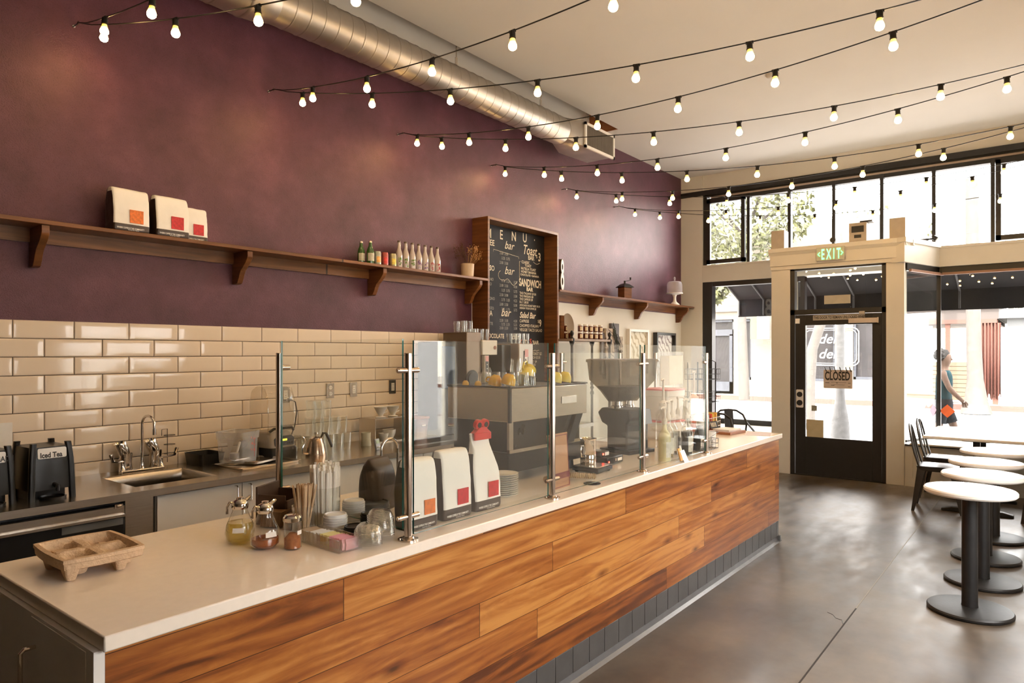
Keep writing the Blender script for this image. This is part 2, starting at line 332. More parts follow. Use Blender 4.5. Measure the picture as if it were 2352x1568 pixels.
# purple wall with the tiled lower part
b = B(); b.box(XB, 5.21, YW, YW+0.2, 1.787, ZC+0.5); b.box(5.21, XF+0.2, YW, YW+0.2, 2.2, ZC+0.5); struct('wall_left', b, 'purple')
b = B(); b.box(5.21, XF+0.2, YW, YW+0.2, 0, 2.2); b.box(XB, 5.21, YW, YW+0.2, 0, 0.5); struct('wall_left', b, 'white')
b = B(); b.box(XB, 5.21, YW+0.004, YW+0.2, 0.5, 1.787); g = struct('wall_left', b, 'grout')
b = B(); TL, TH, GAP = 0.3105, 0.1065, 0.0035
def tile(b, x0, x1, z0, z1, y, tilt):
    V = []; us = [0, .006, .02, .15, .35, .5, .65, .85, .98, .994, 1]; vz = [0, .018, .06, .3, .5, .7, .94, .982, 1]; nx, nz = len(us)-1, len(vz)-1
    for j in range(nz+1):
        for i in range(nx+1):
            u, v = us[i], vz[j]; ex = min(u, 1-u)*(x1-x0); ez = min(v, 1-v)*(z1-z0)
            e = min(ex, ez); d = 0.005 - 0.0012*(1-min(1, e/0.006))**2 - (0.004 if e < 1e-6 else 0)
            d += tilt[0]*(u-.5)+tilt[1]*(v-.5) + tilt[2]*math.sin(2*PI*u+tilt[3])*(0.5-abs(v-.5))
            V.append(b.bm.verts.new((x0+u*(x1-x0), y-d, z0+v*(z1-z0))))
    for j in range(nz):
        for i in range(nx):
            a = j*(nx+1)+i; b.bm.faces.new([V[a], V[a+1], V[a+nx+2], V[a+nx+1]])
for r in range(9):
    z1 = 1.787-r*TH; z0 = z1-TH+GAP; sh = 1.315 if r % 2 == 0 else 1.315+TL/2
    x = sh-TL*16
    while x < 5.21:
        xa, xb = max(x, XB+.02), min(x+TL-GAP, 5.205)
        if xb-xa > 0.02: tile(b, xa, xb, z0, z1, YW+0.003, [random.uniform(-.0007,.0007), random.uniform(-.0005,.0005), random.uniform(-.0004,.0004), random.uniform(0,6)])
        x += TL
me = b.mesh('tiles', [mt['tile']], fix=False)
o = bpy.data.objects.new('tiles', me); COL.objects.link(o); o.parent = g
# ceiling with the open recess above the duct
b = B(); b.box(XB, 10.4, YR, 4.18, ZC, ZC+0.25); b.box(7.45, 10.4, 4.18, YW, ZC, ZC+0.25); struct('ceiling', b, 'ceil')
b = B(); b.box(XB, 7.46, 4.16, YW+.1, ZC+0.42, ZC+0.5); b.box(XB, 7.46, YW-0.012, YW+0.01, ZC, ZC+.42); b.box(XB, 7.46, 4.10, 4.17, ZC+.05, ZC+.5); struct('ceiling', b, 'ceil')
struct('trim_2', B().box(7.44, 7.455, 4.185, YW, ZC+.002, ZC+0.42), 'board')
# back wall, right wall with one window and an added fill window
struct('wall_back', B().box(XB-.2, XB, YR-.2, YW+.2, -.12, ZC+.5), M('charcoal_back_wall', (.06,.05,.05), .7))  # unseen wall, coloured dark to keep bounced light off the counter end
b = B(); wx0, wx1, wz0, wz1 = 3.45, 4.95, 0.75, 2.12
b.box(XB, .9, YR-.2, YR, -.12, ZC+.3); b.box(2.3, wx0, YR-.2, YR, -.12, ZC+.3); b.box(.9, 2.3, YR-.2, YR, -.12, .95); b.box(.9, 2.3, YR-.2, YR, wz1, ZC+.3); b.box(wx1, XF+.3, YR-.2, YR, -.12, ZC+.3); b.box(wx0, wx1, YR-.2, YR, -.12, wz0); b.box(wx0, wx1, YR-.2, YR, wz1, ZC+.3)
struct('wall_right', b, 'white')
b = B()
for x in (wx0, (wx0+wx1)/2-.02, wx1-.04): b.box(x, x+.04, YR-.12, YR-.06, wz0, wz1)
b.box(wx0, wx1, YR-.12, YR-.06, wz0, wz0+.04); b.box(wx0, wx1, YR-.12, YR-.06, wz1-.04, wz1)
w5 = struct('window_5', b, 'black'); obj('pane', B().box(wx0, wx1, YR-.094, YR-.088, wz0, wz1), 'pane', w5)
b = B()
for x in (.9, 1.58, 2.26): b.box(x, x+.04, YR-.12, YR-.06, .95, wz1)
b.box(.9, 2.3, YR-.12, YR-.06, .95, .99); b.box(.9, 2.3, YR-.12, YR-.06, wz1-.04, wz1)
w6 = struct('added_fill_window', b, 'black'); obj('pane', B().box(.9, 2.3, YR-.094, YR-.088, .95, wz1), 'pane', w6)  # unseen window, added to brighten the near counter front
# ---------------------------------------------------------------- street front
b = B(); b.box(XF, XF+.35, 4.25, YW, 0, ZC); struct('wall_front', b, 'white')
b = B(); b.box(XF+.02, XF+.3, YR, 4.25, 4.085, ZC); struct('wall_front', b, 'white')
b = B(); b.box(XF, XF+.3, YR, 4.25, 2.69, 2.95); b.box(XF-.015, XF, YR, 4.25, 2.92, 2.95); struct('trim_3', b, 'trimw', bev=.004)
# clerestory: frame, mullions, two framed sashes, seven panes
XG = 10.3
b = B(); b.box(XG-.06, XG+.06, YR, 4.25, 4.01, 4.085); b.box(XG-.04, XG+.06, YR, 4.25, 3.93, 3.985); b.box(XG-.06, XG+.06, 4.19, 4.25, 2.95, 4.085); b.box(XF-.012, XF+.02, YR, YW, 4.03, 4.105)
MY = [4.22, 3.555, 2.965, 2.37, 1.775, 1.18, 0.56, -0.03, -0.62]
for y in MY[1:]: b.box(XG-.045, XG+.045, y-.022, y+.022, 2.95, 4.02)
cl = struct('window_1', b, 'black')
b = B()
b.box(XG-.05, XG+.02, YR, 4.13, 3.985, 4.01); obj('window_rail', b, M('weathered_rail_paint', (0.42, 0.33, 0.27), 0.6), cl)
for ya, yb in ((3.60, 4.19), (0.0, 0.53)):
    b = B(); b.box(XG-.075, XG-.02, ya, ya+.055, 2.97, 3.95); b.box(XG-.075, XG-.02, yb-.055, yb, 2.97, 3.95); b.box(XG-.075, XG-.02, ya, yb, 2.97, 3.03); b.box(XG-.075, XG-.02, ya, yb, 3.90, 3.95); obj('sash', b, 'black', cl)
for ya, yb in zip(MY[1:]+[YR], MY): obj('pane', B().box(XG-.003, XG+.003, ya+.02, yb-.02, 2.96, 3.95), 'pane', cl)
# left shop window
b = B(); b.box(XG-.08, XG+.06, 4.10, 4.25, .50, 2.69); b.box(XG-.05, XG+.06, 2.75, 2.81, .50, 2.69); b.box(XG-.06, XG+.06, 2.75, 4.1, 2.62, 2.69); b.box(XG-.06, XG+.06, 2.75, 4.1, .52, .60)
w2 = struct('window_2', b, 'black'); obj('pane', B().box(XG-.004, XG+.004, 2.8, 4.05, .59, 2.63), 'pane', w2)
b = B(); b.box(9.5, XF+.3, 2.95, YW, 0, .50); b.box(9.47, XF+.3, 2.95, YW, .50, .525); struct('wall_front', b, 'white')
# right shop window with the glass return beside the door
b = B(); b.box(XG-.06, XG+.06, YR, 1.10, 2.60, 2.69); b.box(XG-.05, XG+.05, YR, 1.12, .52, .56); b.box(XG-.03, XG+.03, 1.105, 1.15, .52, 2.69)
ang = math.atan2(1.13-1.385, XG-9.5); L = math.hypot(XG-9.5, 1.13-1.385)
RM = Matrix.Translation((9.5, 1.385, 0)) @ Matrix.Rotation(ang, 4, 'Z')
b.box(0, L, -.02, .02, 2.60, 2.69, RM); b.box(0, L, -.015, .015, .52, .545, RM)
w3 = struct('window_3', b, 'black')
b = B(); b.box(XG-.10, XG-.065, YR, 1.08, 2.585, 2.615); b.box(0.02, L, -.06, -.03, 2.585, 2.615, RM); obj('window_rail', b, M('copper_brown_rail', (0.25, 0.13, 0.08), 0.5), w3)
obj('pane', B().box(XG-.004, XG+.004, YR, 1.11, .55, 2.62), 'pane', w3); obj('pane', B().box(0, L, -.004, .004, .54, 2.62, RM), 'pane', w3)
# low wall and deep sill under the right window
b = B(); b.box(9.44, 9.5, YR, 1.385, 0, .485)
y = 1.385
while y > YR+.1: b.box(9.432, 9.44, y-.085, y-.008, 0.1, .47); y -= .093
b.box(9.425, 9.44, YR, 1.385, 0, .10); struct('wall_front', b, 'trimw')
struct('shadow_gap_strip', B().box(9.43, 9.5, YR, 1.385, .485, .50), 'black')  # black strip painted in for the shadow gap under the sill
struct('trim_5', B().box(9.40, XF+.3, YR, 1.33, .50, .52), 'white', bev=.004)
# entry box: posts, entablature, crown
b = B(); b.box(9.42, 9.62, 2.715, 2.955, 0, 2.75); b.box(9.42, 9.60, 1.387, 1.583, 0, 2.75); b.box(9.62, XF+.1, 2.85, 2.955, 0, 2.95)
struct('trim_6', b, 'trimw', bev=.004)
b = B(); b.box(9.39, 9.62, 1.375, 2.965, 2.75, 2.965); b.box(9.405, 9.62, 1.38, 2.96, 2.70, 2.75)
b.box(9.365, 9.66, 1.36, 2.98, 2.93, 2.985)
b.prism([(9.39, 2.89), (9.365, 2.93), (9.62, 2.93), (9.62, 2.89)], 1.36, 2.98, 'Y')
b.box(9.5, XF+.3, 1.3, 2.955, 2.90, 2.965)
b.box(-.13, L+.1, -.05, .16, 2.69, 2.965, RM); b.box(-.15, L+.1, -.075, .16, 2.925, 2.985, RM)
struct('trim_7', b, 'trimw', bev=.004)
# door
XD = 9.47
b = B(); b.box(XD-.03, XD+.07, 2.66, 2.715, 0, 2.72); b.box(XD-.03, XD+.07, 1.583, 1.632, 0, 2.72); b.box(XD-.03, XD+.07, 1.583, 2.715, 2.10, 2.165); b.box(XD-.03, XD+.07, 1.583, 2.715, 2.68, 2.75)
b.box(XD-.03, XD+.07, 1.60, 2.70, 0, .014); fr = struct('door_1', b, 'black')
b = B(); b.box(XD-.01, XD+.035, 2.53, 2.655, .012, 2.095); b.box(XD-.01, XD+.035, 1.637, 1.741, .012, 2.095); b.box(XD-.01, XD+.035, 1.741, 2.53, 1.96, 2.095); b.box(XD-.01, XD+.035, 1.741, 2.53, .012, .505)
dl = obj('door_leaf', b, 'black', fr, bev=.003)
obj('pane', B().box(XD+.01, XD+.016, 1.74, 2.531, .50, 1.965), 'pane', dl)
b = B(); b.cyl((XD-.03, 2.72, .9), (XD-.03, 2.72, 1.0), .008); obj('hinge', b, 'black', dl)
obj('transom_pane', B().box(XD+.01, XD+.016, 1.63, 2.665, 2.16, 2.69), 'pane', fr)
b = B(); b.prism(rrect(.09, .235, .012, 3, 2.60, 1.0), XD-.016, XD-.009, 'X'); lp = obj('lock_plate', b, 'whitep', dl)
b = B(); b.cyl((XD-.03, 2.60, 1.055), (XD-.014, 2.60, 1.055), .034, .036, 20); b.cyl((XD-.03, 2.60, .945), (XD-.014, 2.60, .945), .036, .038, 20); obj('lock_cylinder', b, 'black', lp)
b = B(); b.box(XD-.05, XD-.008, 1.665, 2.005, 1.975, 2.035); b.box(XD-.055, XD-.005, 1.665, 1.68, 1.97, 2.04); obj('door_closer', b, M('beige_closer_cover', (0.52, 0.43, 0.36), 0.5), dl, bev=.003)
b = B(); b.box(XD-.06, XD-.03, 1.82, 1.88, 2.085, 2.12); b.box(XD-.034, XD-.028, 1.82, 2.43, 2.02, 2.085); sb = obj('header_strip', b, M('grey_notice_strip', (0.36, 0.32, 0.27), 0.5), fr)
b = B(); b.text('THIS DOOR TO REMAIN UNLOCKED WHEN', (XD-.0345, 2.42, 2.037), (0,-1,0), (0,0,1), .05, sx=.62, bold=.001); b.text('BUILDING IS OCCUPIED', (XD-.0345, 1.98, 2.037), (0,-1,0), (0,0,1), .022, sx=.7)
obj('lettering', b, 'black', sb)
b = B(); b.box(XD-.04, XD-.01, 2.60, 2.65, 1.985, 2.05); obj('door_sensor', b, 'whitep', dl, bev=.002)
# ================================================================== STRING LIGHTS, DUCT
HX = [1.62, 2.92, 4.21, 5.51, 6.83, 8.08]
# per string: hook x, plan angle, distance of the first socket from the hook, end length
STR = [(0, -92.0, .34, 5.45), (0, -79.5, .19, 5.5), (1, -93.5, .45, 5.4), (1, -77.0, .21, 5.55), (2, -91.5, .12, 5.4), (2, -77.0, .33, 5.55),
       (3, -92.0, .56, 5.4), (3, -76.5, .04, 5.55), (4, -92.0, .08, 5.4), (4, -77.5, .54, 5.5), (5, -91.5, .18, 5.4), (5, -75.5, .48, 5.55)]
def prof_bulb():
    return [(.0,-.0975),(.009,-.0965),(.0165,-.092),(.0215,-.084),(.0225,-.076),(.0205,-.066),(.0165,-.054),(.0135,-.044),(.0125,-.034)]
bb = B(); bb.lathe(prof_bulb(), n=14); BULB = bb.mesh('bulb', [mt['bulb']])
bb = B(); bb.lathe([(0,.004),(.010,.004),(.014,0),(.0155,-.006),(.0155,-.030),(.0175,-.032),(.0175,-.036),(.0135,-.038),(0,-.038)], n=14); bb.box(-.020,.020,-.006,.006,-.006,.006); SOCK = bb.mesh('socket', [mt['blackp']])
words = ['first', 'second', 'third', 'fourth', 'fifth', 'sixth']
for si, (hi, an, s0, LL) in enumerate(STR):
    a = math.radians(an); dx, dy = math.cos(a), math.sin(a); hx = HX[hi]
    def zc(s): 
        q = s/LL; return 3.55 - 4*.27*q*(1-q) - .035*math.sin(PI*q)**.3
    lab = 'string of lit bulbs from the %s wall hook counting from the camera, its %s branch' % (words[hi], 'straight' if si % 2 == 0 else 'slanting')
    t = thing('string_lights', lab, 'string lights', (hx, 4.52, 3.55), group='bulb strings zigzagging under the ceiling')
    b = B(); N = 44; b.tube([(dx*LL*i/N, dy*LL*i/N, zc(LL*i/N)-3.55) for i in range(N+1)], .0036, 6)
    if si % 2 == 0: b.tube([(0,.075,0),(0,.03,.0),(0,0,0)], .004, 6)
    obj('cable', b, 'blackp', t)
    if si % 2 == 0:
        b = B(); b.tube([(0,.078,0),(0,.03,0),(0,.018,.012),(0,.004,.010),(0,0,-.002),(0,.012,-.012)], .0028, 6); b.cyl((0,.081,0),(0,.074,0),.009); obj('wall_hook', b, 'chrome', t)
    s = s0 + .06
    k = 0
    while s < LL-.15:
        so = bpy.data.objects.new('socket', SOCK); COL.objects.link(so); so.parent = t; so.location = (dx*s, dy*s, zc(s)-3.55-.002); so.rotation_euler = (random.uniform(-.05,.05), random.uniform(-.05,.05), a)
        bu = bpy.data.objects.new('bulb', BULB); COL.objects.link(bu); bu.parent = so
        s += .614; k += 1
# spiral duct along the wall under the recess
t = thing('air_duct', 'long galvanised spiral air duct hung along the purple wall', 'duct', (2.6, 4.2, 4.01)); R = .148
b = B(); pr = []; x = 0; 
q = Matrix.Rotation(PI/2, 4, 'Y')
pts = [(R, .08)]; z = .08
while z < 3.5:
    pts += [(R, z), (R+.0035, z+.004), (R+.0035, z+.010), (R, z+.014)]; z += .118
pts += [(R, 3.5), (R*.98, 3.62)]
b.lathe(pts, n=40, M4=q); obj('pipe', b, 'galv', t)
b = B(); b.lathe([(R+.03,-.30),(R+.035,-.12),(R+.028,-.02),(R+.012,.05),(R+.004,.09)], n=40, M4=q); b.lathe([(R+.036,-.13),(R+.04,-.12),(R+.036,-.10)], n=40, M4=q); obj('reducer', b, 'galv', t)
b = B(); pts = []; z = -5.4
while z < -.3: pts += [(R+.03, z), (R+.034, z+.005), (R+.034, z+.012), (R+.03, z+.016)]; z += .22
pts += [(R+.03, -.29)]
b.lathe(pts, n=40, M4=q); obj('pipe', b, 'galv', t)
b = B(); b.box(-.62, -.12, -.27, -.10, -.13, .10); g = obj('grille_box', b, 'galv', t)
b = B(); b.box(-.62,-.10,-.285,-.27,.075,.10); b.box(-.62,-.10,-.285,-.27,-.14,-.115); b.box(-.13,-.10,-.285,-.27,-.14,.10); b.box(-.64,-.61,-.285,-.27,-.14,.10)
for k in range(24): x = -.60+k*.02; b.box(x, x+.004, -.283, -.268, -.115, .075)
obj('grille', b, mt['whitep'], g)
# end boot and grille
b = B(); circ = [(3.60, R*math.cos(2*PI*i/32+PI/4), R*math.sin(2*PI*i/32+PI/4)) for i in range(32)]
def sq(x, y0, y1, z0, z1):
    o = []; c = [(y1,z1),(y0,z1),(y0,z0),(y1,z0)]
    for k in range(4):
        (a0,c0),(a1,c1) = c[k], c[(k+1)%4]
        for j in range(8): o.append((x, a0+(a1-a0)*j/8, c0+(c1-c0)*j/8))
    return o
b.loft([circ, sq(3.82,-.19,.16,-.16,.13), sq(4.42,-.19,.16,-.14,.10)]); bo = obj('end_boot', b, 'galv', t)
b = B()
b.box(3.80,4.44,-.205,-.185,.085,.115); b.box(3.80,4.44,-.205,-.185,-.165,-.135); b.box(3.80,3.83,-.205,-.185,-.165,.115); b.box(4.41,4.44,-.205,-.185,-.165,.115)
obj('register_frame', b, mt['whitep'], bo)
b = B()
for k in range(32): x = 3.835+k*.018; b.box(x, x+.005, -.203, -.187, -.135, .085)
obj('register_blades', b, M('grey_register_blades', (.35,.31,.27), .4, .6), bo); obj('register_back', B().box(3.83,4.41,-.191,-.189,-.14,.09), 'dark', bo)
b = B()
for x in (.55, 1.95, 3.25, 4.15):
    hh = B(); hh.tube([(x,0,R-.01),(x,0,.50)], .006, 6); hh.box(x-.014,x+.014,-.004,.004,R-.01,R+.09); obj('hanger', hh, 'steel', t)
b.bm.free()
b = B(); b.lathe([(0,-.035),(.03,-.035),(.05,-.028),(.062,-.012),(.065,0),(0,0)], n=24); solo('smoke_detector', b, 'ceil', 'round white smoke detector on the ceiling near the street front', 'smoke detector', (6.92, 2.16, ZC))
# ================================================================== SERVICE COUNTER
CZ = .914
t = thing('service_counter', 'long service counter clad in orange brown walnut planks with a slate tile plinth', 'counter', (3.36, 2.25, 0))
def L(x, y): return x-3.36, y-2.25
b = B(); b.box(.72-3.36, 5.99-3.36, 1.86-2.25, 2.68-2.25, .02, .874); obj('carcass', b, 'cab', t)
b = B(); b.box(.712-3.36, 6.02-3.36, 1.825-2.25, 1.86-2.25, .175, .8735); obj('plank_front', b, 'plank', t)
b = B(); b.box(5.985-3.36, 6.02-3.36, 1.86-2.25, 2.68-2.25, .175, .8735); obj('end_panel', b, plank_wood('walnut_planks_end', .138, 1.15, 'Y'), t)
b = B(); b.box(.686-3.36, .7115-3.36, 1.825-2.25, 2.69-2.25, .0, .8735); obj('end_panel', b, 'cab', t)
b = B(); x = .712
while x < 6.0:
    x2 = min(x+.148, 6.015); b.box(x+.0015-3.36, x2-.0015-3.36, 1.826-2.25, 1.862-2.25, .045, .172); x += .15
b.box(.714-3.36, 6.01-3.36, 1.829-2.25, 1.864-2.25, .045, .171)
y = 1.864
while y < 2.66: b.box(5.985-3.36, 6.014-3.36, y-2.25, y+.145-2.25, .045, .172); y += .148
obj('plinth_tiles', b, 'kick', t, bev=.002)
b = B(); b.prism([(-.445,0),(-.425,.012),(-.418,.05),(-.39,.05),(-.39,0)], .712-3.36, 6.035-3.36, 'X'); b.prism([(2.675,0),(2.66,.012),(2.653,.05),(2.63,.05),(2.63,0)], -.445, .43, 'Y'); obj('cove_base', b, M('slate_cove', (.12,.12,.125), .25), t)
b = B(); b.box(.6825-3.36, .6855-3.36, 1.865-2.25, 2.24-2.25, .06, .866); dr = obj('door', b, 'cab', t, bev=.001)
def bow(b, p0, p1, out, r=.005, k=6):
    p0, p1, out = Vector(p0), Vector(p1), Vector(out); q = .15
    b.tube([p0, p0+out*.75, p0+out+(p1-p0)*.06, p1+out-(p1-p0)*.06, p1+out*.75, p1], r, 8)
b = B(); bow(b, (.6825-3.36,2.205-2.25,.79), (.6825-3.36,2.205-2.25,.66), (-.035,0,0), .006); obj('handle', b, 'chrome', dr)
b = B(); b.box(.70-3.36, 6.034-3.36, 1.80-2.25, 2.705-2.25, .874, CZ); obj('worktop', b, 'quartz', t, bev=.004)
# ---------------------------------------------------------------- glass guards
def post(x, y, label, clamps, zt=1.6, cdir='X'):
    t = thing('guard_post', label, 'post', (x, y, CZ), group='steel posts of the glass guard')
    b = B(); b.lathe([(0,0),(.0145,0),(.0145,zt-CZ-.002),(.0125,zt-CZ),(0,zt-CZ)], n=24); obj('pole', b, 'post', t)
    b = B(); b.lathe([(.0145,.014),(.020,.013),(.024,.006),(.038,.005),(.038,0),(0,0)], n=28)
    for k in range(3): a = k*2.1+.5; b.cyl((.03*math.cos(a), .03*math.sin(a), .005), (.03*math.cos(a), .03*math.sin(a), .009), .004)
    obj('base_flange', b, 'post', t)
    for z in (.086, .622):
        for d in clamps:
            b = B(); dx, dy = d; b.cyl((dx*.010, dy*.010, z), (dx*.050, dy*.050, z), .0105, n=18); b.cyl((dx*.047, dy*.047, z), (dx*.054, dy*.054, z), .0095, .006, 18); obj('clamp', b, 'post', t)
    return t
PX = [1.752, 2.679, 3.60, 4.526]
post(PX[0], 1.857, 'tall brushed steel guard post nearest the camera at the counter front', [(1,0),(-1,0)])
post(PX[1], 1.857, 'steel guard post on the counter front between the clipped coffee bag and tan card', [(1,0),(-1,0)])
post(PX[2], 1.857, 'steel guard post on the counter front right of the steel jug on the scale', [(1,0),(-1,0)])
post(PX[3], 1.857, 'last steel guard post of the front row, beside the syrup bottles', [(-1,0)])
post(1.752, 2.675, 'steel guard post at the rear edge behind the boxed cup sleeves', [(1,0)])
post(3.97, 2.675, 'steel guard post of the rear row just left of the big coffee grinder', [(1,0)])
post(4.79, 2.675, 'steel guard post of the rear row just behind the big grinder hopper', [(1,0)])
post(5.42, 2.675, 'steel guard post of the rear row left of the white framed sheet', [(1,0)])
def gpanel(x0, x1, y0, y1, z0, z1, label):
    b = B(); b.box(x0, x1, y0, y1, z0, z1)
    along_x = (x1-x0) > (y1-y0)
    for f in b.bm.faces:
        f.normal_update(); n = f.normal
        if (abs(n.y) < .5 if along_x else abs(n.x) < .5): f.material_index = 1
    return solo('glass_guard', b, ['panel', 'edge'], label, 'glass panel', group='glass panels of the counter guard')
gpanel(PX[0]+.026, PX[1]-.035, 1.853, 1.861, .93, 1.646, 'clear glass guard panel in front of the three white coffee bags')
gpanel(PX[1]+.018, PX[2]-.035, 1.853, 1.861, .93, 1.646, 'clear glass guard panel in front of the espresso machine plaque and the steel jug')
gpanel(PX[2]+.018, PX[3]-.018, 1.853, 1.861, .93, 1.646, 'clear glass guard panel in front of the syrup bottles')
gpanel(1.748, 1.756, 1.885, 2.655, .95, 1.652, 'clear glass guard end panel crossing the counter left of the coffee bags')
gpanel(4.0, 4.77, 2.671, 2.679, .95, 1.60, 'clear glass guard panel of the rear row behind the big grinder')
# ---------------------------------------------------------------- back counter
BZ = .86
t = thing('steel_worktop', 'stainless steel back counter top with a sunken basin along the tiled wall', 'worktop', (3.0, 4.2, 0))
sx0, sx1, sy0, sy1 = 1.705-3, 2.19-3, 3.975-4.2, 4.43-4.2
b = B()
for r in ((-3.9,sx0,-.37,.395),(sx1,3.3,-.37,.395),(sx0,sx1,-.37,sy0),(sx0,sx1,sy1,.395)): b.box(r[0],r[1],r[2],r[3], .822, BZ)
obj('steel_top', b, 'steel', t)
b = B(); lo = [[(sx0-.0,sy0,.859),(sx1,sy0,.859),(sx1,sy1,.859),(sx0,sy1,.859)],[(sx0+.005,sy0+.005,.85),(sx1-.005,sy0+.005,.85),(sx1-.005,sy1-.005,.85),(sx0+.005,sy1-.005,.85)],[(sx0+.02,sy0+.02,.68),(sx1-.02,sy0+.02,.68),(sx1-.02,sy1-.02,.68),(sx0+.02,sy1-.02,.68)]]
b.loft(lo, cap=False); b.quad(*[Vector(p) for p in lo[-1]]); tb = thing('sink_basin', 'rectangular steel sink basin sunk into the back worktop below the gooseneck tap', 'sink', (3.0, 4.2, 0)); bs = obj('basin', b, 'steel', tb)
bs.modifiers.new('th','SOLIDIFY').thickness = -.003
b = B(); b.lathe([(.045,.6805),(.045,.686),(.03,.684),(.028,.681),(0,.681)], ((sx0+sx1)/2-.03,(sy0+sy1)/2,0), 24); b.lathe([(.006,.682),(.006,.70),(.012,.702),(0,.706)], ((sx0+sx1)/2-.03,(sy0+sy1)/2,0), 12); obj('drain', b, 'chrome', bs)
# base units
def base_unit(x0, x1, label):
    t = thing('base_cabinet', label, 'cabinet', ((x0+x1)/2, 4.22, 0), group='white base cabinets under the steel top'); w = (x1-x0)/2
    b = B(); b.box(-w+.001, w-.001, -.335, .375, .08, .67); b.box(-w+.001, w-.001, -.335, -.30, .67, .82); b.box(-w+.001, -w+.02, -.30, .375, .67, .82); b.box(w-.02, w-.001, -.30, .375, .67, .82); b.box(-w+.02, w-.02, -.28, .36, 0, .08); obj('body', b, 'cab', t)
    for s in (-1, 1):
        b = B(); b.box(min(s*.003, s*(w-.003)), max(s*.003, s*(w-.003)), -.354, -.337, .10, .812); d = obj('door', b, 'cab', t, bev=.001)
        b = B(); bow(b, (s*.045,-.354,.80), (s*.045,-.354,.70), (0,-.028,0), .0045); obj('handle', b, 'chrome', d)
base_unit(1.77, 2.785, 'white two door base cabinet right beside the under counter fridge')
base_unit(2.79, 3.805, 'white two door base cabinet below the glasses and dripper stand')
base_unit(3.81, 4.825, 'white two door base cabinet below the coffee brewers')
base_unit(4.83, 5.85, 'white two door base cabinet hidden behind the espresso machine')
t = thing('undercounter_fridge', 'steel and black under counter fridge below the drink dispensers', 'fridge', (1.0, 4.22, 0))
b = B(); b.box(-1.5, .735, -.32, .375, .1, .82); obj('body', b, 'dark', t)
b = B(); b.box(.60, .655, -.37, -.32, .08, .82); b.box(.665, .76, -.335, -.32, .08, .82); obj('frame', b, 'steel', t)
b = B(); b.box(-.35, .595, -.375, -.325, .12, .80); d = obj('door', b, 'blackp', t, bev=.003)
b = B(); b.box(-.35,.59,-.385,-.375,.755,.798); b.box(-.35,.59,-.41,-.385,.745,.757); b.cyl((-.05,-.40,.75),(.30,-.40,.75),.007); obj('handle', b, 'steel', d)
b = B(); b.box(.30,.585,-.381,-.376,.70,.735); obj('label_strip', b, M('grey_strip', (.16,.155,.145), .4), d)
b = B(); b.prism([(-.45,.70),(-.02,.73),(-.08,.68),(-.45,.65)], -.40, -.376, 'Y'); obj('grip', b, 'black', d)
b = B(); b.box(.54,.58,-.392,-.38,.79,.81); b.cyl((.55,-.395,.8),(.57,-.395,.8),.008); obj('hinge', b, 'chrome', d)
# ================================================================== WALL SHELVES, MENU BOX
def bracket(b, x, h=0):
    p = [(4.597,2.305),(4.397,2.305),(4.395,2.27),(4.40,2.255),(4.425,2.225),(4.465,2.19),(4.485,2.175),(4.487,2.168),(4.50,2.150),(4.512,2.12),(4.522,2.105),(4.53,2.09),(4.55,2.082),(4.597,2.082)]
    b.prism([(y-4.5, z-2.33) for y, z in p], x-.02, x+.02, 'X')
def shelf(x0, x1, zt, brs, label):
    t = thing('wall_shelf', label, 'shelf', ((x0+x1)/2, 4.5, 2.33)); c = (x0+x1)/2
    b = B(); b.box(x0-c, x1-c, -.125, .098, zt-2.33-.024, zt-2.33); obj('shelf_board', b, 'wood', t, bev=.003)
    b = B(); b.box(x0-c, x1-c, .078, .098, zt-2.33-.105, zt-2.33-.024); obj('rail', b, 'wood', t)
    for x in brs:
        b = B(); bracket(b, x-c); o = obj('bracket', b, 'wood', t, bev=.002); o.location.z = zt-2.33
shelf(-2.9, 5.212, 2.335, [-2.3,-1.06,.18,1.41,2.65,3.885,5.12], 'long brown wall shelf left of the menu box carrying coffee bags and bottles')
shelf(6.465, 10.198, 2.318, [7.46,8.66,10.02], 'brown wooden shelf right of the menu box, carrying the hand mill and cake stand')
t = thing('menu_box', 'deep brown wooden box frame on the wall holding the black chalk menu', 'menu board', (5.838, 4.5, 2.1))
b = B(); X0, X1, Z0, Z1 = -.622, .622, 1.22-2.1, 2.957-2.1
b.box(X0, X0+.028, -.11, .098, Z0, Z1); b.box(X1-.028, X1, -.11, .098, Z0, Z1); b.box(X0+.028, X1-.028, -.11, .098, Z1-.028, Z1); b.box(X0+.028, X1-.028, -.11, .098, Z0, Z0+.028)
obj('frame', b, 'wood', t, bev=.002)
def chalkboard():
    m, n, l, p = nodes('smudged_chalkboard'); tc = n.new('ShaderNodeTexCoord'); nz = n.new('ShaderNodeTexNoise'); nz.inputs['Scale'].default_value = 2.2; nz.inputs['Detail'].default_value = 5; l.new(tc.outputs['Object'], nz.inputs['Vector'])
    r = ramp(n, l, nz.outputs['Fac'], [(0.4,(.010,.010,.012)),(0.62,(.028,.029,.036)),(0.78,(.06,.062,.075))]); l.new(r.outputs[0], p.inputs['Base Color']); p.inputs['Roughness'].default_value = .6; p.inputs['Specular IOR Level'].default_value = .2; return m
b = B(); b.box(X0+.028, X1-.028, .07, .095, Z0+.028, Z1-.028); bd = obj('chalkboard', b, chalkboard(), t)
def chalk(items, mat, name='chalk_writing'):
    for it in items:
        b = B()
        s, x, z, sz = it[:4]; k = it[4] if len(it) > 4 else {}
        b.text(s, (x-5.838, .069, z-2.1), (1,0,0), (0,0,1), sz, sx=k.get('sx',1), shear=k.get('sh',0), bold=k.get('b',0), align=k.get('al','LEFT')); obj(name, b, mat, bd)
mt['chalk2'] = M('faded_chalk', (.32,.30,.27), .8, var=.3, scale=50)
H_ = {'sx':.8,'b':.0015}
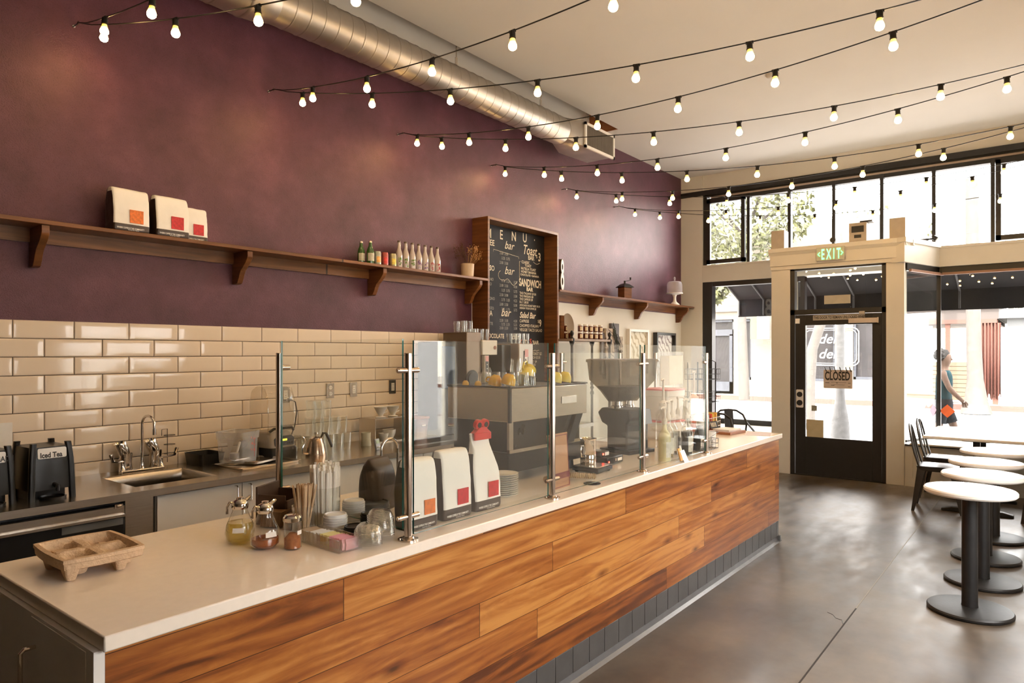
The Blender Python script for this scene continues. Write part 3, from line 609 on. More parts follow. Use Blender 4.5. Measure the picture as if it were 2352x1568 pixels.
chalk([('M',5.40,2.79,.14,H_),('E',5.62,2.80,.14,H_),('N',5.82,2.81,.14,H_),('U',6.02,2.82,.14,H_),('.',6.23,2.86,.12,H_),('COFFEE',5.27,2.715,.085,{'sx':.9,'b':.001}),('bar',5.70,2.71,.12,{'sh':.35}),
 ('Toast',6.02,2.69,.15,{'sx':.75,'sh':.3,'b':.001}),('BAR',6.12,2.635,.07,{'sx':.9,'b':.001}),('$',6.27,2.67,.05),('3',6.31,2.64,.13,{'sx':.8,'b':.003}),
 ('ESPRESSO',5.26,2.455,.075,{'sx':.85,'b':.001}),('bar',5.70,2.44,.12,{'sh':.35}),('SANDWICH',5.955,2.335,.115,{'sx':.67,'b':.003}),('BAR',6.09,2.285,.06,{'sx':1.1,'b':.002}),
 ('TEA',5.38,1.985,.08,{'sx':.85,'b':.001}),('bar',5.64,1.99,.12,{'sh':.35,'b':.001}),('Salad Bar',5.965,1.985,.092,{'sx':.85,'sh':.3,'b':.002}),('$',6.30,1.94,.05),('9',6.33,1.90,.11,{'sx':.8,'b':.003}),
 ('CHOCOLATE',5.35,1.755,.065,{'sx':.88,'b':.0015}),('bar',5.83,1.745,.09,{'sh':.35}),("'BAR",6.20,1.695,.06,{'b':.001})], 'chalk')
chalk([('K',5.96,1.69,.08,{'b':.002})], M('red_chalk',(.62,.10,.07),.8)); chalk([('I D',6.03,1.69,.08,{'b':.001,'sx':.8})], 'chalk'); chalk([('S',6.15,1.70,.08,{'b':.002})], M('red_chalk',(.62,.10,.07),.8))
rows = [('CLASSIC',6.0,2.585,.042),('TOAST',6.06,2.551,.040),('NUTELLA TOAST',5.99,2.516,.038),('HONEY BANANA',5.99,2.481,.038),('CHOCOLATE + BANANA',5.98,2.449,.032),
 ('THE ITALIANO $9.50',5.965,2.245,.035),('THE PARISIAN $8',5.965,2.212,.035),('THE CAPRESE $9',5.965,2.179,.035),('B.L.T. $8.50',5.965,2.146,.035),('AVOCADO ROAST BEEF $9.50',5.965,2.113,.030),('DESIGN YOUR OWN $8',5.965,2.082,.030),
 ('CAPRESE',5.965,1.935,.046),('CHOPPED ITALIAN',5.965,1.885,.044),('VEGGIE TACO SALAD',5.965,1.838,.046),
 ('BIRTHDAY TOAST $2',5.965,1.575,.046),('PB & J SANDWICH $2.50',5.965,1.535,.038),('LITTLE ITALIANO  $4',5.965,1.49,.036),('GRILLED CHEESE',6.02,1.455,.034),('HOT DOG  $4',6.0,1.41,.036)]
chalk([(s,x,z,h,{'sx':.95,'b':.0004}) for s,x,z,h in rows], 'chalk', 'chalk_small_writing')
left = [(6-k) for k in range(5)]
L2 = []
for k, z in enumerate([2.64,2.59,2.54,2.35,2.30,2.25,2.20,2.15,2.10,2.05,1.93,1.89,1.85,1.63,1.58,1.50]):
    s = ['2.50','LATTE','MOCHA','AMERICANO','CORTADO','LATTE','MOCHA','CAPPUCCINO','VANILLA','MACCHIATO','HOT TEA','CHAI LATTE','LATTE','STEAMER','HOT COCOA','DIRTY'][k]
    L2.append((s,5.30,z,.042)); L2.append(('%d.%02d  %d.%02d' % (2+k%2, (k*25)%100, 3, (k*25+50)%100), 5.62+(k%2)*.03, z, .040))
    if k > 2: L2.append(('%d.%02d' % (3+k%3, (k*75)%100), 5.86, z, .040))
chalk([(s,x,z,h,{'sx':.9,'b':.0004}) for s,x,z,h in L2], 'chalk2', 'chalk_small_writing')
b = B()
def sq_(b, pts, r=.0022): b.tube([(x-5.838, .0695, z-2.1) for x, z in pts], r, 4)
sq_(b, [(5.52,2.655),(5.52,2.68),(5.95,2.645),(5.95,2.625)]); sq_(b, [(5.66+.06*math.cos(a), 2.42+.05*math.sin(a)) for a in [2+.3*k for k in range(12)]]); sq_(b, [(5.70+.015*k, 2.36+.03*math.sin(k*.45)) for k in range(16)]); sq_(b, [(5.985,2.60),(5.965,2.60),(5.965,2.42),(5.985,2.42)]); sq_(b, [(5.97+.02*k, 1.645+.012*math.sin(k*.25)) for k in range(13)]); sq_(b, [(5.97+.02*k, 1.625+.006*math.sin(k*1.9)) for k in range(19)], .003); sq_(b, [(6.22+.012*k, 2.62-.02*math.sin(k*.3)) for k in range(11)])
obj('chalk_flourish', b, 'chalk', bd)
# figure eight marquee sign
t = thing('marquee_number_eight', 'metal number 8 marquee with a white face on the right shelf beside the menu box', 'sign', (6.60, 4.47, 2.318), math.radians(24))
def ring(b, cz, rx, rz, hx, hz, y0, y1, n=28):
    for i in range(n):
        a0, a1 = 2*PI*i/n, 2*PI*(i+1)/n
        P = lambda r1, r2, a, y: (r1*math.cos(a), y, cz+r2*math.sin(a))
        for (u, w) in ((y0, y0), (y1, y1)): b.quad(P(rx,rz,a0,u), P(rx,rz,a1,u), P(hx,hz,a1,u), P(hx,hz,a0,u))
        b.quad(P(rx,rz,a0,y0), P(rx,rz,a1,y0), P(rx,rz,a1,y1), P(rx,rz,a0,y1)); b.quad(P(hx,hz,a0,y0), P(hx,hz,a1,y0), P(hx,hz,a1,y1), P(hx,hz,a0,y1))
b = B(); ring(b, .107, .115, .107, .05, .045, -.03, .07); ring(b, .275, .095, .09, .04, .035, -.03, .07); obj('shell', b, M('brown_sign_metal',(.10,.055,.03),.35,.7), t, fix=True)
b = B(); ring(b, .107, .112, .104, .05, .045, -.034, -.031); ring(b, .275, .092, .087, .04, .035, -.034, -.031); obj('face', b, 'whitep', t)
# coffee bags
def coffee_bag(name, label, loc, rz, w, d, h, lcol, group=None, clip=False, dent=0.0, fold=False):
    t = thing(name, label, 'coffee bag', loc, rz, group); rd = random.Random(hash(label) % 999)
    rd = random.Random(int(loc[0]*1000))
    def loop(z, ww, dd, y=0): return [(px, py+y, z) for px, py in rrect(ww, dd, min(.016, dd*.3), 3)]
    hs = [0,.006,.03,.125,.14,.3,.6,.8,.90,.96] ; L_ = []
    for f in hs:
        k = 1.0 if f > .02 else .94; dd = d*(1.0 if f < .7 else 1-(f-.7)*1.6); ww = w*k*(1+.02*math.sin(f*9+loc[0]*7))
        if clip and f > .66: ww *= (1-(f-.66)*1.05); dd *= .8
        L_.append(loop(f*h, ww, dd*k, -.003*math.sin(f*8)+dent*f))
    if clip: L_ += [loop(h*1.05, w*.66, d*.22, dent), loop(h*1.13, w*.67, .016, dent), loop(h*1.20, w*.72, .012, dent), loop(h*1.22, w*.72, .010, dent)]
    else: L_ += [loop(h*.985, w*.97, d*.42, dent), loop(h, w*.94, d*.26, dent)]
    b = B(); b.loft(L_); 
    b.bm.faces.ensure_lookup_table()
    bmesh.ops.recalc_face_normals(b.bm, faces=b.bm.faces[:])
    for f in b.bm.faces:
        c = f.calc_center_median(); nrm = f.normal
        if c.z < h*.135: f.material_index = 1
        elif nrm.y < -.55 or (nrm.y < .2 and c.z > h*.9): f.material_index = 0
        else: f.material_index = 1
    o = obj('bag', b, [mt['bagw'], mt['bagb']], t); 
    sb = o.modifiers.new('s','SUBSURF'); sb.levels = 1; sb.render_levels = 2
    dm = o.modifiers.new('d','DISPLACE'); tx = bpy.data.textures.new('crease','CLOUDS'); tx.noise_scale = .05; dm.texture = tx; dm.strength = .006; dm.mid_level = .5; dm.texture_coords = 'GLOBAL'
    yf = -d/2-.0035
    b = B(); b.box(-.028*w/.17+.02, .035*w/.17+.02, yf-.003, yf, h*.20, h*.20+w*.37); lb = obj('label', b, M('bag_label',lcol,.5,var=.25,scale=60), t)
    b = B(); b.text('WHERE COFFEE IS THE COMMUNITY', (-.42*w, yf-.001, h*.052), (1,0,0), (0,0,1), w*.066, sx=.68, bold=.0003); b.text('ROASTED FRESH', (-.12*w, yf-.001, h*.022), (1,0,0), (0,0,1), w*.04); obj('lettering', b, 'paper', t)
    if clip:
        c = B(); c.box(-.055,.055,-.016,-.006,h*1.10,h*1.10+.030); c.box(-.055,.055,.006,.016,h*1.10,h*1.10+.030); c.prism([(-.055,h*1.10+.03),(.055,h*1.10+.03),(.02,h*1.10+.055),(-.02,h*1.10+.055)], -.014, .014, 'Y')
        cl = obj('clip', c, M('red_clip_plastic',(.62,.035,.03),.3), t, bev=.002, label='red plastic bag clip with round grips')
        for sx_ in (-.022, .022):
            c = B(); c.cyl((sx_, -.012, h*1.10+.066), (sx_, .006, h*1.10+.070), .022, n=20); c.mi = 1; c.cyl((sx_, -.0145, h*1.10+.066), (sx_, -.012, h*1.10+.066), .012, n=16); obj('grip', c, [M('red_clip_plastic',(.62,.035,.03),.3), mt['blackp']], cl)
    return t
mt['bagw'] = M('white_kraft_bag', (.86,.83,.78), .55, var=.03, scale=8, bump=.25, bscale=14)
mt['bagb'] = M('brown_bag_gusset', (.045,.028,.022), .35, var=.2, scale=10, bump=.2, bscale=20)
OR = (.72,.17,.02); RD = (.55,.012,.02); g = 'white coffee bags on the shelf'; g2 = 'white coffee bags on the counter'
coffee_bag('coffee_bag', 'white coffee bag with an orange label, leftmost on the purple wall shelf', (1.865,4.455,2.335), .03, .215,.12,.265, OR, g)
coffee_bag('coffee_bag', 'white coffee bag with a red label beside the orange labelled one on the shelf', (2.115,4.455,2.335), .03, .215,.12,.26, RD, g)
coffee_bag('coffee_bag', 'smaller red labelled white coffee bag, set back behind its neighbours on the shelf', (2.285,4.50,2.335), .03, .19,.09,.225, RD, g)
coffee_bag('coffee_bag', 'white coffee bag with an orange label behind the glass guard', (1.905,1.975,CZ), 0, .155,.10,.272, OR, g2)
coffee_bag('coffee_bag', 'plain topped white coffee bag with a red label in the middle of the counter row', (2.11,1.985,CZ), 0, .175,.10,.285, RD, g2)
coffee_bag('coffee_bag', 'white coffee bag with a red label closed by a red clip', (2.315,1.99,CZ), 0, .18,.10,.275, RD, g2, clip=True, dent=.01)
b = B(); b.loft([[(px,py,z) for px,py in rrect(w,d,.02,3)] for z,w,d in ((0,.14,.10),(.02,.15,.11),(.16,.15,.11),(.19,.13,.08),(.20,.15,.07),(.225,.14,.03),(.235,.13,.03))])
o = solo('coffee_bag', b, 'bagb', 'crumpled dark brown bag with a rolled top behind the end glass panel', 'coffee bag', (1.99,2.30,CZ), .2); o.modifiers.new('s','SUBSURF').render_levels = 2
# shelf bottles, cans, pot
def small_bottle(name, label, loc, h, r, gm, cap, lab, group, band=None):
    t = thing(name, label, 'bottle', loc, 0, group)
    b = B(); b.lathe([(0,0),(r*.95,0),(r,h*.03),(r,h*.52),(r*.86,h*.63),(r*.48,h*.78),(r*.40,h*.94),(0,h*.94)], n=20); obj('glass', b, gm, t)
    b = B(); b.lathe([(r*.44,h*.925),(r*.46,h*.985),(r*.40,h),(0,h)], n=16); obj('cap', b, cap, t)
    b = B(); b.lathe([(r*1.015,h*.12),(r*1.015,h*.46)] , n=20, a0=-PI*.95, a1=-PI*.05); obj('label', b, lab, t)
    return t
mt['greeng'] = M('green_bottle_glass', (.03,.10,.02), .06, var=.1, spec=.8); mt['cleardr'] = M('clear_soda_bottle', (.52,.46,.43), .08, var=.05, spec=.7)
mt['cream'] = M('cream_label', (.52,.50,.38), .6, var=.1, scale=40)
gb = 'green glass soda bottles on the shelf'
small_bottle('soda_bottle', 'green glass bottle with a cream label, left of the pair on the shelf', (3.70,4.48,2.335), .185,.030,'greeng','steel','cream',gb)
small_bottle('soda_bottle', 'green glass bottle with a cream label, right of the pair beside the cans', (3.755,4.43,2.335), .19,.031,'greeng','steel','cream',gb)
for k, (x, c1, c2, w) in enumerate(((3.84,(.42,.45,.38),(.85,.42,.12),'orange'),(3.92,(.45,.10,.09),(.7,.05,.05),'red'),(4.01,(.38,.36,.22),(.75,.6,.1),'yellow'))):
    t = thing('drink_can', 'slim drink can with a %s fruit print on the shelf' % w, 'can', (x,4.44,2.335), 0, 'drink cans on the shelf')
    b = B(); b.lathe([(0,0),(.022,0),(.030,.008),(.030,.100),(.026,.110),(.026,.113),(0,.111)], n=22); obj('body', b, M('can_print',c1,.3,.4,var=.3,scale=30), t)
    b = B(); b.lathe([(.0303,.02),(.0303,.07)], n=12, a0=-PI*.8, a1=-PI*.3); obj('print', b, M('can_fruit',c2,.4,var=.3,scale=40), t)
cols = [('green lime',(.12,.24,.03))]*3+[('purple berry',(.16,.08,.22))]*2+[('red cherry',(.35,.03,.05))]*2
for k, (w, c) in enumerate(cols):
    t = thing('soda_bottle', 'clear bottle with a %s print, %s from left in the shelf front row' % (w, ['first','second','third','fourth','fifth','sixth','last'][k]), 'bottle', (4.085+k*.079,4.445,2.335), 0, 'clear soda bottles on the shelf')
    def bottle_parts(t, c):
        b = B(); b.lathe([(0,0),(.029,0),(.031,.006),(.031,.105),(.028,.13),(.017,.165),(.0125,.185),(.0125,.222),(0,.222)], n=20); obj('glass', b, 'cleardr', t)
        b = B(); b.lathe([(.014,.220),(.0145,.232),(.012,.236),(0,.236)], n=14); obj('cap', b, M('brown_cap',(.16,.12,.09),.4,.5), t)
        b = B()
        rd = random.Random(k)
        for q in range(9):
            a = -PI*.62+rd.uniform(-.5,.5); z = .05+rd.uniform(-.03,.035); s = rd.uniform(.005,.011); r = .0316
            b.quad(*[(r*math.cos(a+u*s/r), r*math.sin(a+u*s/r), z+v*s) for u, v in ((-1,-1),(1,-.7),(.8,1),(-.7,.9))])
        obj('print', b, M('bottle_print',c,.5,var=.3,scale=60), t)
    bottle_parts(t, c)
for k in range(6):
    t = thing('soda_bottle', 'tall clear bottle in the rear row on the shelf, %s from the left' % ['first','second','third','fourth','fifth','last'][k], 'bottle', (4.17+k*.079,4.53,2.335), 0, 'clear soda bottles on the shelf'); bottle_parts(t, cols[k+1][1])
t = thing('dried_flower_pot', 'cream pot of dried brown flowers on the shelf beside the menu box', 'potted plant', (4.985,4.455,2.335))
b = B(); b.lathe([(0,0),(.054,0),(.060,.01),(.066,.125),(.062,.128),(.058,.12),(.054,.02),(0,.02)], n=28); obj('pot', b, M('cream_pot',(.58,.44,.29),.4,var=.05), t)
rd = random.Random(3); b1 = B(); b2 = B(); b3 = B()
for k in range(46):
    a = rd.uniform(0,2*PI); s = rd.uniform(.05,.17); hh = rd.uniform(.20,.30); c = k%3==0
    ex, ey = s*math.cos(a), s*math.sin(a)*.55
    if abs(ex) > .17: ex *= .9
    if ex > .12: c = True
    bq = b3 if (ex > .02) else b1
    bq.tube([(0,0,.05),(ex*.4,ey*.4,hh*.55),(ex,ey,hh)], .0012, 4)
    for j in range(7):
        q = Vector((ex+rd.uniform(-.02,.02), ey+rd.uniform(-.015,.015), hh+rd.uniform(-.03,.02))); (b3 if ex > .02 else b2).lathe([(0,-.006),(rd.uniform(.003,.007),0),(0,.006)], q, 5)
obj('dried_stems', b1, M('dark_dried_stem',(.09,.045,.025),.8), t, kind='stuff'); obj('dried_blooms', b2, M('dark_dried_bloom',(.10,.045,.03),.8,var=.3), t, kind='stuff'); obj('straw_blooms', b3, M('straw_bloom',(.48,.27,.11),.8,var=.2), t, kind='stuff', label='straw coloured dried blooms leaning right')
# right shelf
t = thing('hand_coffee_mill', 'brown wooden hand coffee mill with a dark crank on the right shelf', 'coffee mill', (8.09,4.44,2.318), -.35)
b = B(); b.box(-.065,.065,-.065,.065,0,.145); obj('box', b, 'wood', t, bev=.003)
b = B(); b.loft([[(x*s,y*s,z) for x,y in ((-1,-1),(1,-1),(1,1),(-1,1))] for s,z in ((.085,.145),(.085,.152),(.07,.165),(.045,.19),(.02,.20))]); b.cyl((0,0,.19),(0,0,.235),.014); b.tube([(0,0,.232),(.06,0,.238),(.10,0,.255)], .004, 6); b.cyl((.10,0,.25),(.10,0,.285),.008,.012); obj('crank', b, 'dark', t)
b = B(); b.box(.066,.071,-.045,.045,.02,.09); dd_ = obj('drawer', b, 'board', t); b = B(); b.cyl((.071,0,.055),(.088,0,.055),.008); obj('knob', b, 'dark', dd_)
t = thing('cake_stand', 'white pedestal cake stand under a frosted glass dome at the street end of the shelf', 'cake stand', (9.62,4.44,2.318))
b = B(); b.lathe([(0,0),(.075,0),(.07,.012),(.03,.045),(.022,.08),(.022,.12),(.035,.15),(.12,.168),(.125,.175),(.12,.18),(0,.18)], n=28); obj('stand', b, 'whitep', t)
b = B(); b.lathe([(.112,.181),(.112,.30),(.104,.335),(.085,.35),(.02,.355),(.012,.36),(.012,.39),(.018,.40),(.008,.42),(0,.422)], n=28); obj('dome', b, thin_glass('frosted_dome',(.78,.76,.80),ior=1.5,haze=.35,hazecol=(.8,.76,.8)), t)
# wall art
def art(label, x, z, w, h, fm, pm, d=.05, y=4.6):
    t = thing('framed_artwork', label, 'picture', (x, y, z)); b = B(); f = .035
    for r in ((-w/2,-w/2+f,-h/2,h/2),(w/2-f,w/2,-h/2,h/2),(-w/2+f,w/2-f,h/2-f,h/2),(-w/2+f,w/2-f,-h/2,-h/2+f)): b.box(r[0],r[1],-d,-.002,r[2],r[3])
    obj('frame', b, fm, t, bev=.002); obj('picture', B().box(-w/2+f,w/2-f,-.02,-.006,-h/2+f,h/2-f), pm, t); return t
def scribble(name, bg_, fg, sc, dist=3):
    m, n, l, p = nodes(name); tc = n.new('ShaderNodeTexCoord'); w = n.new('ShaderNodeTexWave'); w.inputs['Scale'].default_value = sc; w.inputs['Distortion'].default_value = dist*4; w.inputs['Detail'].default_value = 4; w.bands_direction = 'DIAGONAL'
    l.new(tc.outputs['Object'], w.inputs['Vector']); r = ramp(n, l, w.outputs['Fac'], [(0.1,fg),(0.45,bg_)]); l.new(r.outputs[0], p.inputs['Base Color']); p.inputs['Roughness'].default_value = .7; return m
art('white framed pale drawing on the wall between the stepped panels and the black framed drawing', 8.72,1.60,.58,.66, 'whitep', scribble('pale_drawing',(.72,.68,.56),(.45,.38,.25),4))
art('black framed grey drawing on the wall nearest the street window', 9.55,1.58,.64,.64, 'black', scribble('grey_drawing',(.62,.60,.58),(.25,.2,.2),5), .07)
t = thing('stepped_panel_artwork', 'artwork of stepped wooden panels with a dark feathery figure on the wall', 'picture', (7.95,4.6,1.62))
pw = scribble('carved_panel',(.42,.34,.26),(.12,.09,.08),7)
for k, (x0,x1,z0,z1,y0) in enumerate(((-.24,-.13,-.3,.24,-.02),(-.16,.06,-.36,.30,-.04),(.0,.20,-.34,.37,-.03),(.16,.32,-.3,.20,-.02))):
    obj('panel', B().box(x0,x1,y0-.01,-.002,z0,z1), pw if k%2 else M('grey_panel',(.13,.12,.13),.6,var=.2), t)
b = B(); rd = random.Random(5)
for k in range(90):
    f = k/90; x = .02+.22*f+rd.uniform(-.05,.05)*(1-abs(2*f-1)); z = .34-.42*f+rd.uniform(-.05,.05); b.tube([(x,-.055,z),(x+rd.uniform(-.03,.05),-.06,z-rd.uniform(.04,.09))], .004, 4)
obj('feathery_figure', b, M('charcoal_feather',(.05,.06,.055),.8,var=.3), t, kind='stuff')
t = thing('wall_socket', 'small white wall plate low between the drawings and the guard', 'socket', (9.55,4.597,1.14)); obj('plate', B().box(-.035,.035,-.006,0,-.055,.055), 'paper', t)
# etagere with jam jars
t = thing('etagere', 'wooden display stand with black turned posts under the right shelf', 'shelf', (6.94,4.375,0))
b = B(); b.box(-.46,.46,-.15,.15,1.735,1.76); b.box(-.46,.46,-.15,.15,.48,.505); obj('shelf_board', b, M('grey_brown_board',(.30,.22,.17),.5,var=.2,scale=8), t, bev=.002)
for sx_ in (-.42,.42):
    for sy_ in (-.125,.125):
        b = B(); b.lathe([(0,0),(.02,0),(.016,.05),(.016,1.08),(.024,1.09),(.024,1.11),(.012,1.14),(.026,1.17),(.014,1.19),(.024,1.22),(.014,1.25),(.02,1.30),(.016,1.36),(.015,1.68),(.03,1.72),(.032,1.735),(.032,1.76),(.016,1.775),(.012,1.79),(.022,1.81),(.022,1.83),(.012,1.85),(0,1.855)], (sx_,sy_,0), 14); obj('post', b, 'black', t)
jar0 = None
def jar(loc, label):
    global jar0
    if jar0 is None:
        t = thing('jam_jar', label, 'jar', loc, 0, 'jam jars on the display stand')
        b = B(); b.lathe([(0,0),(.026,0),(.029,.005),(.029,.062),(.024,.070),(0,.070)], n=18); obj('glass', b, M('dark_red_jam',(.10,.018,.012),.08,var=.2,spec=.7), t)
        b = B(); b.lathe([(.0265,.068),(.0265,.084),(.025,.086),(0,.086)], n=18); obj('lid', b, 'whitep', t)
        b = B(); b.lathe([(.0296,.012),(.0296,.056)], n=10, a0=-PI*.85, a1=-PI*.25); obj('label', b, M('jar_label',(.62,.50,.34),.6,var=.1,scale=60), t); jar0 = t; return t
    return dup(jar0, loc, 0, label)
nm = ['leftmost','second','middle','fourth','rightmost']
for lv in range(2):
    for k in range(5):
        jar((6.74+k*.112,4.28,1.76+lv*.0865), 'dark red jam jar, %s of the front row on the %s layer' % (nm[k], ['lower','upper'][lv]))
jar((6.62,4.33,1.76), 'single jam jar left of the stacked rows on the display stand'); jar((6.66,4.42,1.8465), 'jam jar in the rear row, upper layer'); jar((6.66,4.42,1.76), 'jam jar in the rear row, lower layer')
t = thing('cutting_board', 'dark board with a pale oval plate leaning beside the menu box', 'board', (6.60,4.40,1.761)); obj('board', B().box(-.055,.02,.02,.04,0,.27), 'wood', t)
b = B(); b.lathe([(0,0),(.10,.004),(.12,.015),(.122,.018),(.10,.010),(0,.008)], n=28, M4=Matrix.Translation((.05,-.02,.15)) @ Matrix.Rotation(math.radians(-95),4,'Y') @ Matrix.Diagonal((1.2,.7,1,1))); obj('plate', b, 'whitep', t)
# ================================================================== THINGS ON THE SERVICE COUNTER
def rot2(x, y, a): return x*math.cos(a)-y*math.sin(a), x*math.sin(a)+y*math.cos(a)
# pulp drink carrier
t = thing('drink_carrier', 'brown moulded pulp drink carrier on the near end of the white counter', 'cup carrier', (.905,2.445,CZ), -.04)
pulp = M('brown_pulp', (.60,.43,.28), .9, var=.10, scale=30, bump=.5, bscale=90); mt['pulp'] = pulp
W, D = .238, .30
b = B(); n = 26; V = {}
def pulp_z(u, v):   # u, v in -1..1
    e = max(abs(u), abs(v)); cu, cv = abs(u)-.5, abs(v)-.5; r = math.hypot(cu, cv)
    z = .050
    if r < .36: z = .050-.042*min(1, (.36-r)/.14)
    if math.hypot(u, v) < .18: z = .057
    if (abs(u) < .09 or abs(v) < .09) and e < .8 and math.hypot(u, v) > .2: z = .060
    if e > .92: z = .066+.006*(1-abs(e-.96)/.04)
    return z
def rr_map(u, v):   # square to rounded square
    k = 1-.07*(u*u*v*v); return u*k*W/2, v*k*D/2
G = [[b.bm.verts.new((*rr_map(-1+2*i/n, -1+2*j/n), pulp_z(-1+2*i/n, -1+2*j/n))) for i in range(n+1)] for j in range(n+1)]
for j in range(n):
    for i in range(n): b.bm.faces.new([G[j][i], G[j][i+1], G[j+1][i+1], G[j+1][i]])
edge = [G[0][i] for i in range(n)]+[G[j][n] for j in range(n)]+[G[n][i] for i in range(n, 0, -1)]+[G[j][0] for j in range(n, 0, -1)]
prev = edge
for dz, k in ((-.004, 1.02), (-.012, 1.02), (-.014, 1.0), (-.032, .985), (-.034, .96)):
    cur = [b.bm.verts.new((e.co.x*k, e.co.y*k, .070+dz)) for e in edge]
    for i in range(len(edge)): b.bm.faces.new([prev[i], prev[(i+1) % len(edge)], cur[(i+1) % len(edge)], cur[i]])
    prev = cur
o = obj('tray', b, 'pulp', t); o.modifiers.new('th','SOLIDIFY').thickness = -.0025
for sx_ in (-1,1):
    for sy_ in (-1,1):
        for (ox, oy) in ((-.022,-.03),(.022,.03)) if True else ():
            cx_, cy_ = sx_*W*.29+ox*.9, sy_*D*.29+oy
            b = B(); b.loft([[(cx_+px, cy_+py, z) for px, py in rrect(w_, w_*1.2, w_*.3, 3)] for z, w_ in ((0,.020),(.002,.026),(.040,.046))]); obj('foot', b, 'pulp', t)
# syrup pitchers
def pitcher(label, loc, liq, lvl, lw):
    t = thing('syrup_pitcher', label, 'syrup bottle', loc, 0, 'glass syrup pitchers')
    pr = [(0,.001),(.036,0),(.049,.012),(.053,.035),(.047,.065),(.034,.095),(.026,.115),(.025,.128)]
    b = B(); b.lathe(pr, n=28); obj('glass', b, 'tumbler', t)
    k = [(r*.95, z+.003) for r, z in pr if z < lvl]; k += [(k[-1][0]*.97, lvl), (0, lvl)]
    b = B(); b.lathe(k, n=28); obj('syrup', b, liq, t)
    b = B(); b.lathe([(.027,.122),(.029,.126),(.029,.140),(.024,.150),(.012,.156),(.012,.162),(0,.163)], n=24); b.tube([(.02,0,.148),(.036,0,.158),(.042,0,.162)], [.008,.006,.004], 8); b.tube([(-.02,0,.145),(-.04,0,.150),(-.05,0,.135),(-.05,0,.11)], .004, 6); obj('pour_top', b, 'chrome', t)
    b = B(); b.lathe([(.0535,.045),(.050,.062)], n=8, a0=lw, a1=lw+.75); obj('label', b, 'paper', t)
mt['amber'] = M('amber_syrup', (.32,.075,.012), .06, var=.1, spec=.7); mt['pale'] = thin_glass('pale_syrup', (.80,.72,.36), power=3, ior=1.4, haze=.12, hazecol=(.45,.38,.12))
pitcher('glass syrup pitcher filled with pale yellow syrup, left of the amber one', (1.355,2.315,CZ), 'pale', .075, -2.6)
pitcher('glass syrup pitcher with a little amber syrup beside the spice shaker', (1.375,2.185,CZ), 'amber', .034, -2.1)
t = thing('spice_shaker', 'ribbed glass shaker of orange brown cinnamon with a mesh lid', 'shaker', (1.425,2.095,CZ))
b = B(); b.lathe([(0,0),(.028,0),(.0315,.006),(.0295,.014),(.0295,.100)], n=24); obj('glass', b, 'tumbler', t)
b = B(); b.lathe([(0,.004),(.0275,.004),(.0275,.038),(.012,.055),(0,.052)], n=22); obj('cinnamon', b, M('cinnamon',(.36,.12,.035),.9,var=.2,scale=80), t)
b = B(); b.lathe([(.0305,.096),(.0325,.098),(.0325,.110),(.026,.117),(0,.119)], n=24); obj('lid', b, 'chrome', t)
b = B(); b.lathe([(.030,.052),(.030,.066)], n=8, a0=-1.6, a1=-.7); obj('label', b, 'paper', t)
# sweetener tray
t = thing('packet_tray', 'clear acrylic tray of white yellow and pink sweetener packets on the counter', 'tray', (1.535,2.035,CZ), -.05)
b = B(); w, d, h = .095,.255,.044
b.box(-w/2,w/2,-d/2,d/2,0,.003); b.box(-w/2,-w/2+.003,-d/2,d/2,.003,h); b.box(w/2-.003,w/2,-d/2,d/2,.003,h); b.box(-w/2+.003,w/2-.003,-d/2,-d/2+.003,.003,h); b.box(-w/2+.003,w/2-.003,d/2-.003,d/2,.003,h); obj('tray', b, 'clearp', t)
pk = {}
def packet(kind, col, x, y, rz, tilt, label):
    if kind not in pk:
        q = B(); q.loft([[(-.028,-.0005,0),(.028,-.0005,0),(.028,.0005,0),(-.028,.0005,0)],[(-.026,-.0022,.019),(.026,-.0022,.019),(.026,.0022,.019),(-.026,.0022,.019)],[(-.028,-.0005,.038),(.028,-.0005,.038),(.028,.0005,.038),(-.028,.0005,.038)]])
        pk[kind] = q.mesh('sweetener_packet', [M(kind+'_packet', col, .6, var=.05)])
    o = bpy.data.objects.new('sweetener_packet', pk[kind]); COL.objects.link(o); o.location = (x, y, CZ+.004); o.rotation_euler = (tilt, 0, rz)
    tag(o, label, 'sweetener packet', kind+' sweetener packets in the acrylic tray')
for k in range(42):
    f = k/41; y = 2.035+.118-f*.236; kind, col = ('brown',(.42,.30,.18)) if f < .2 else ('white',(.66,.62,.56)) if f < .45 else ('yellow',(.70,.60,.25)) if f < .68 else ('pink',(.72,.33,.36))
    packet(kind, col, 1.535+random.uniform(-.006,.006)+.0045*(f-.5), y, random.uniform(-.05,.05), -.05, 'small %s sweetener packet standing in the acrylic tray' % kind)
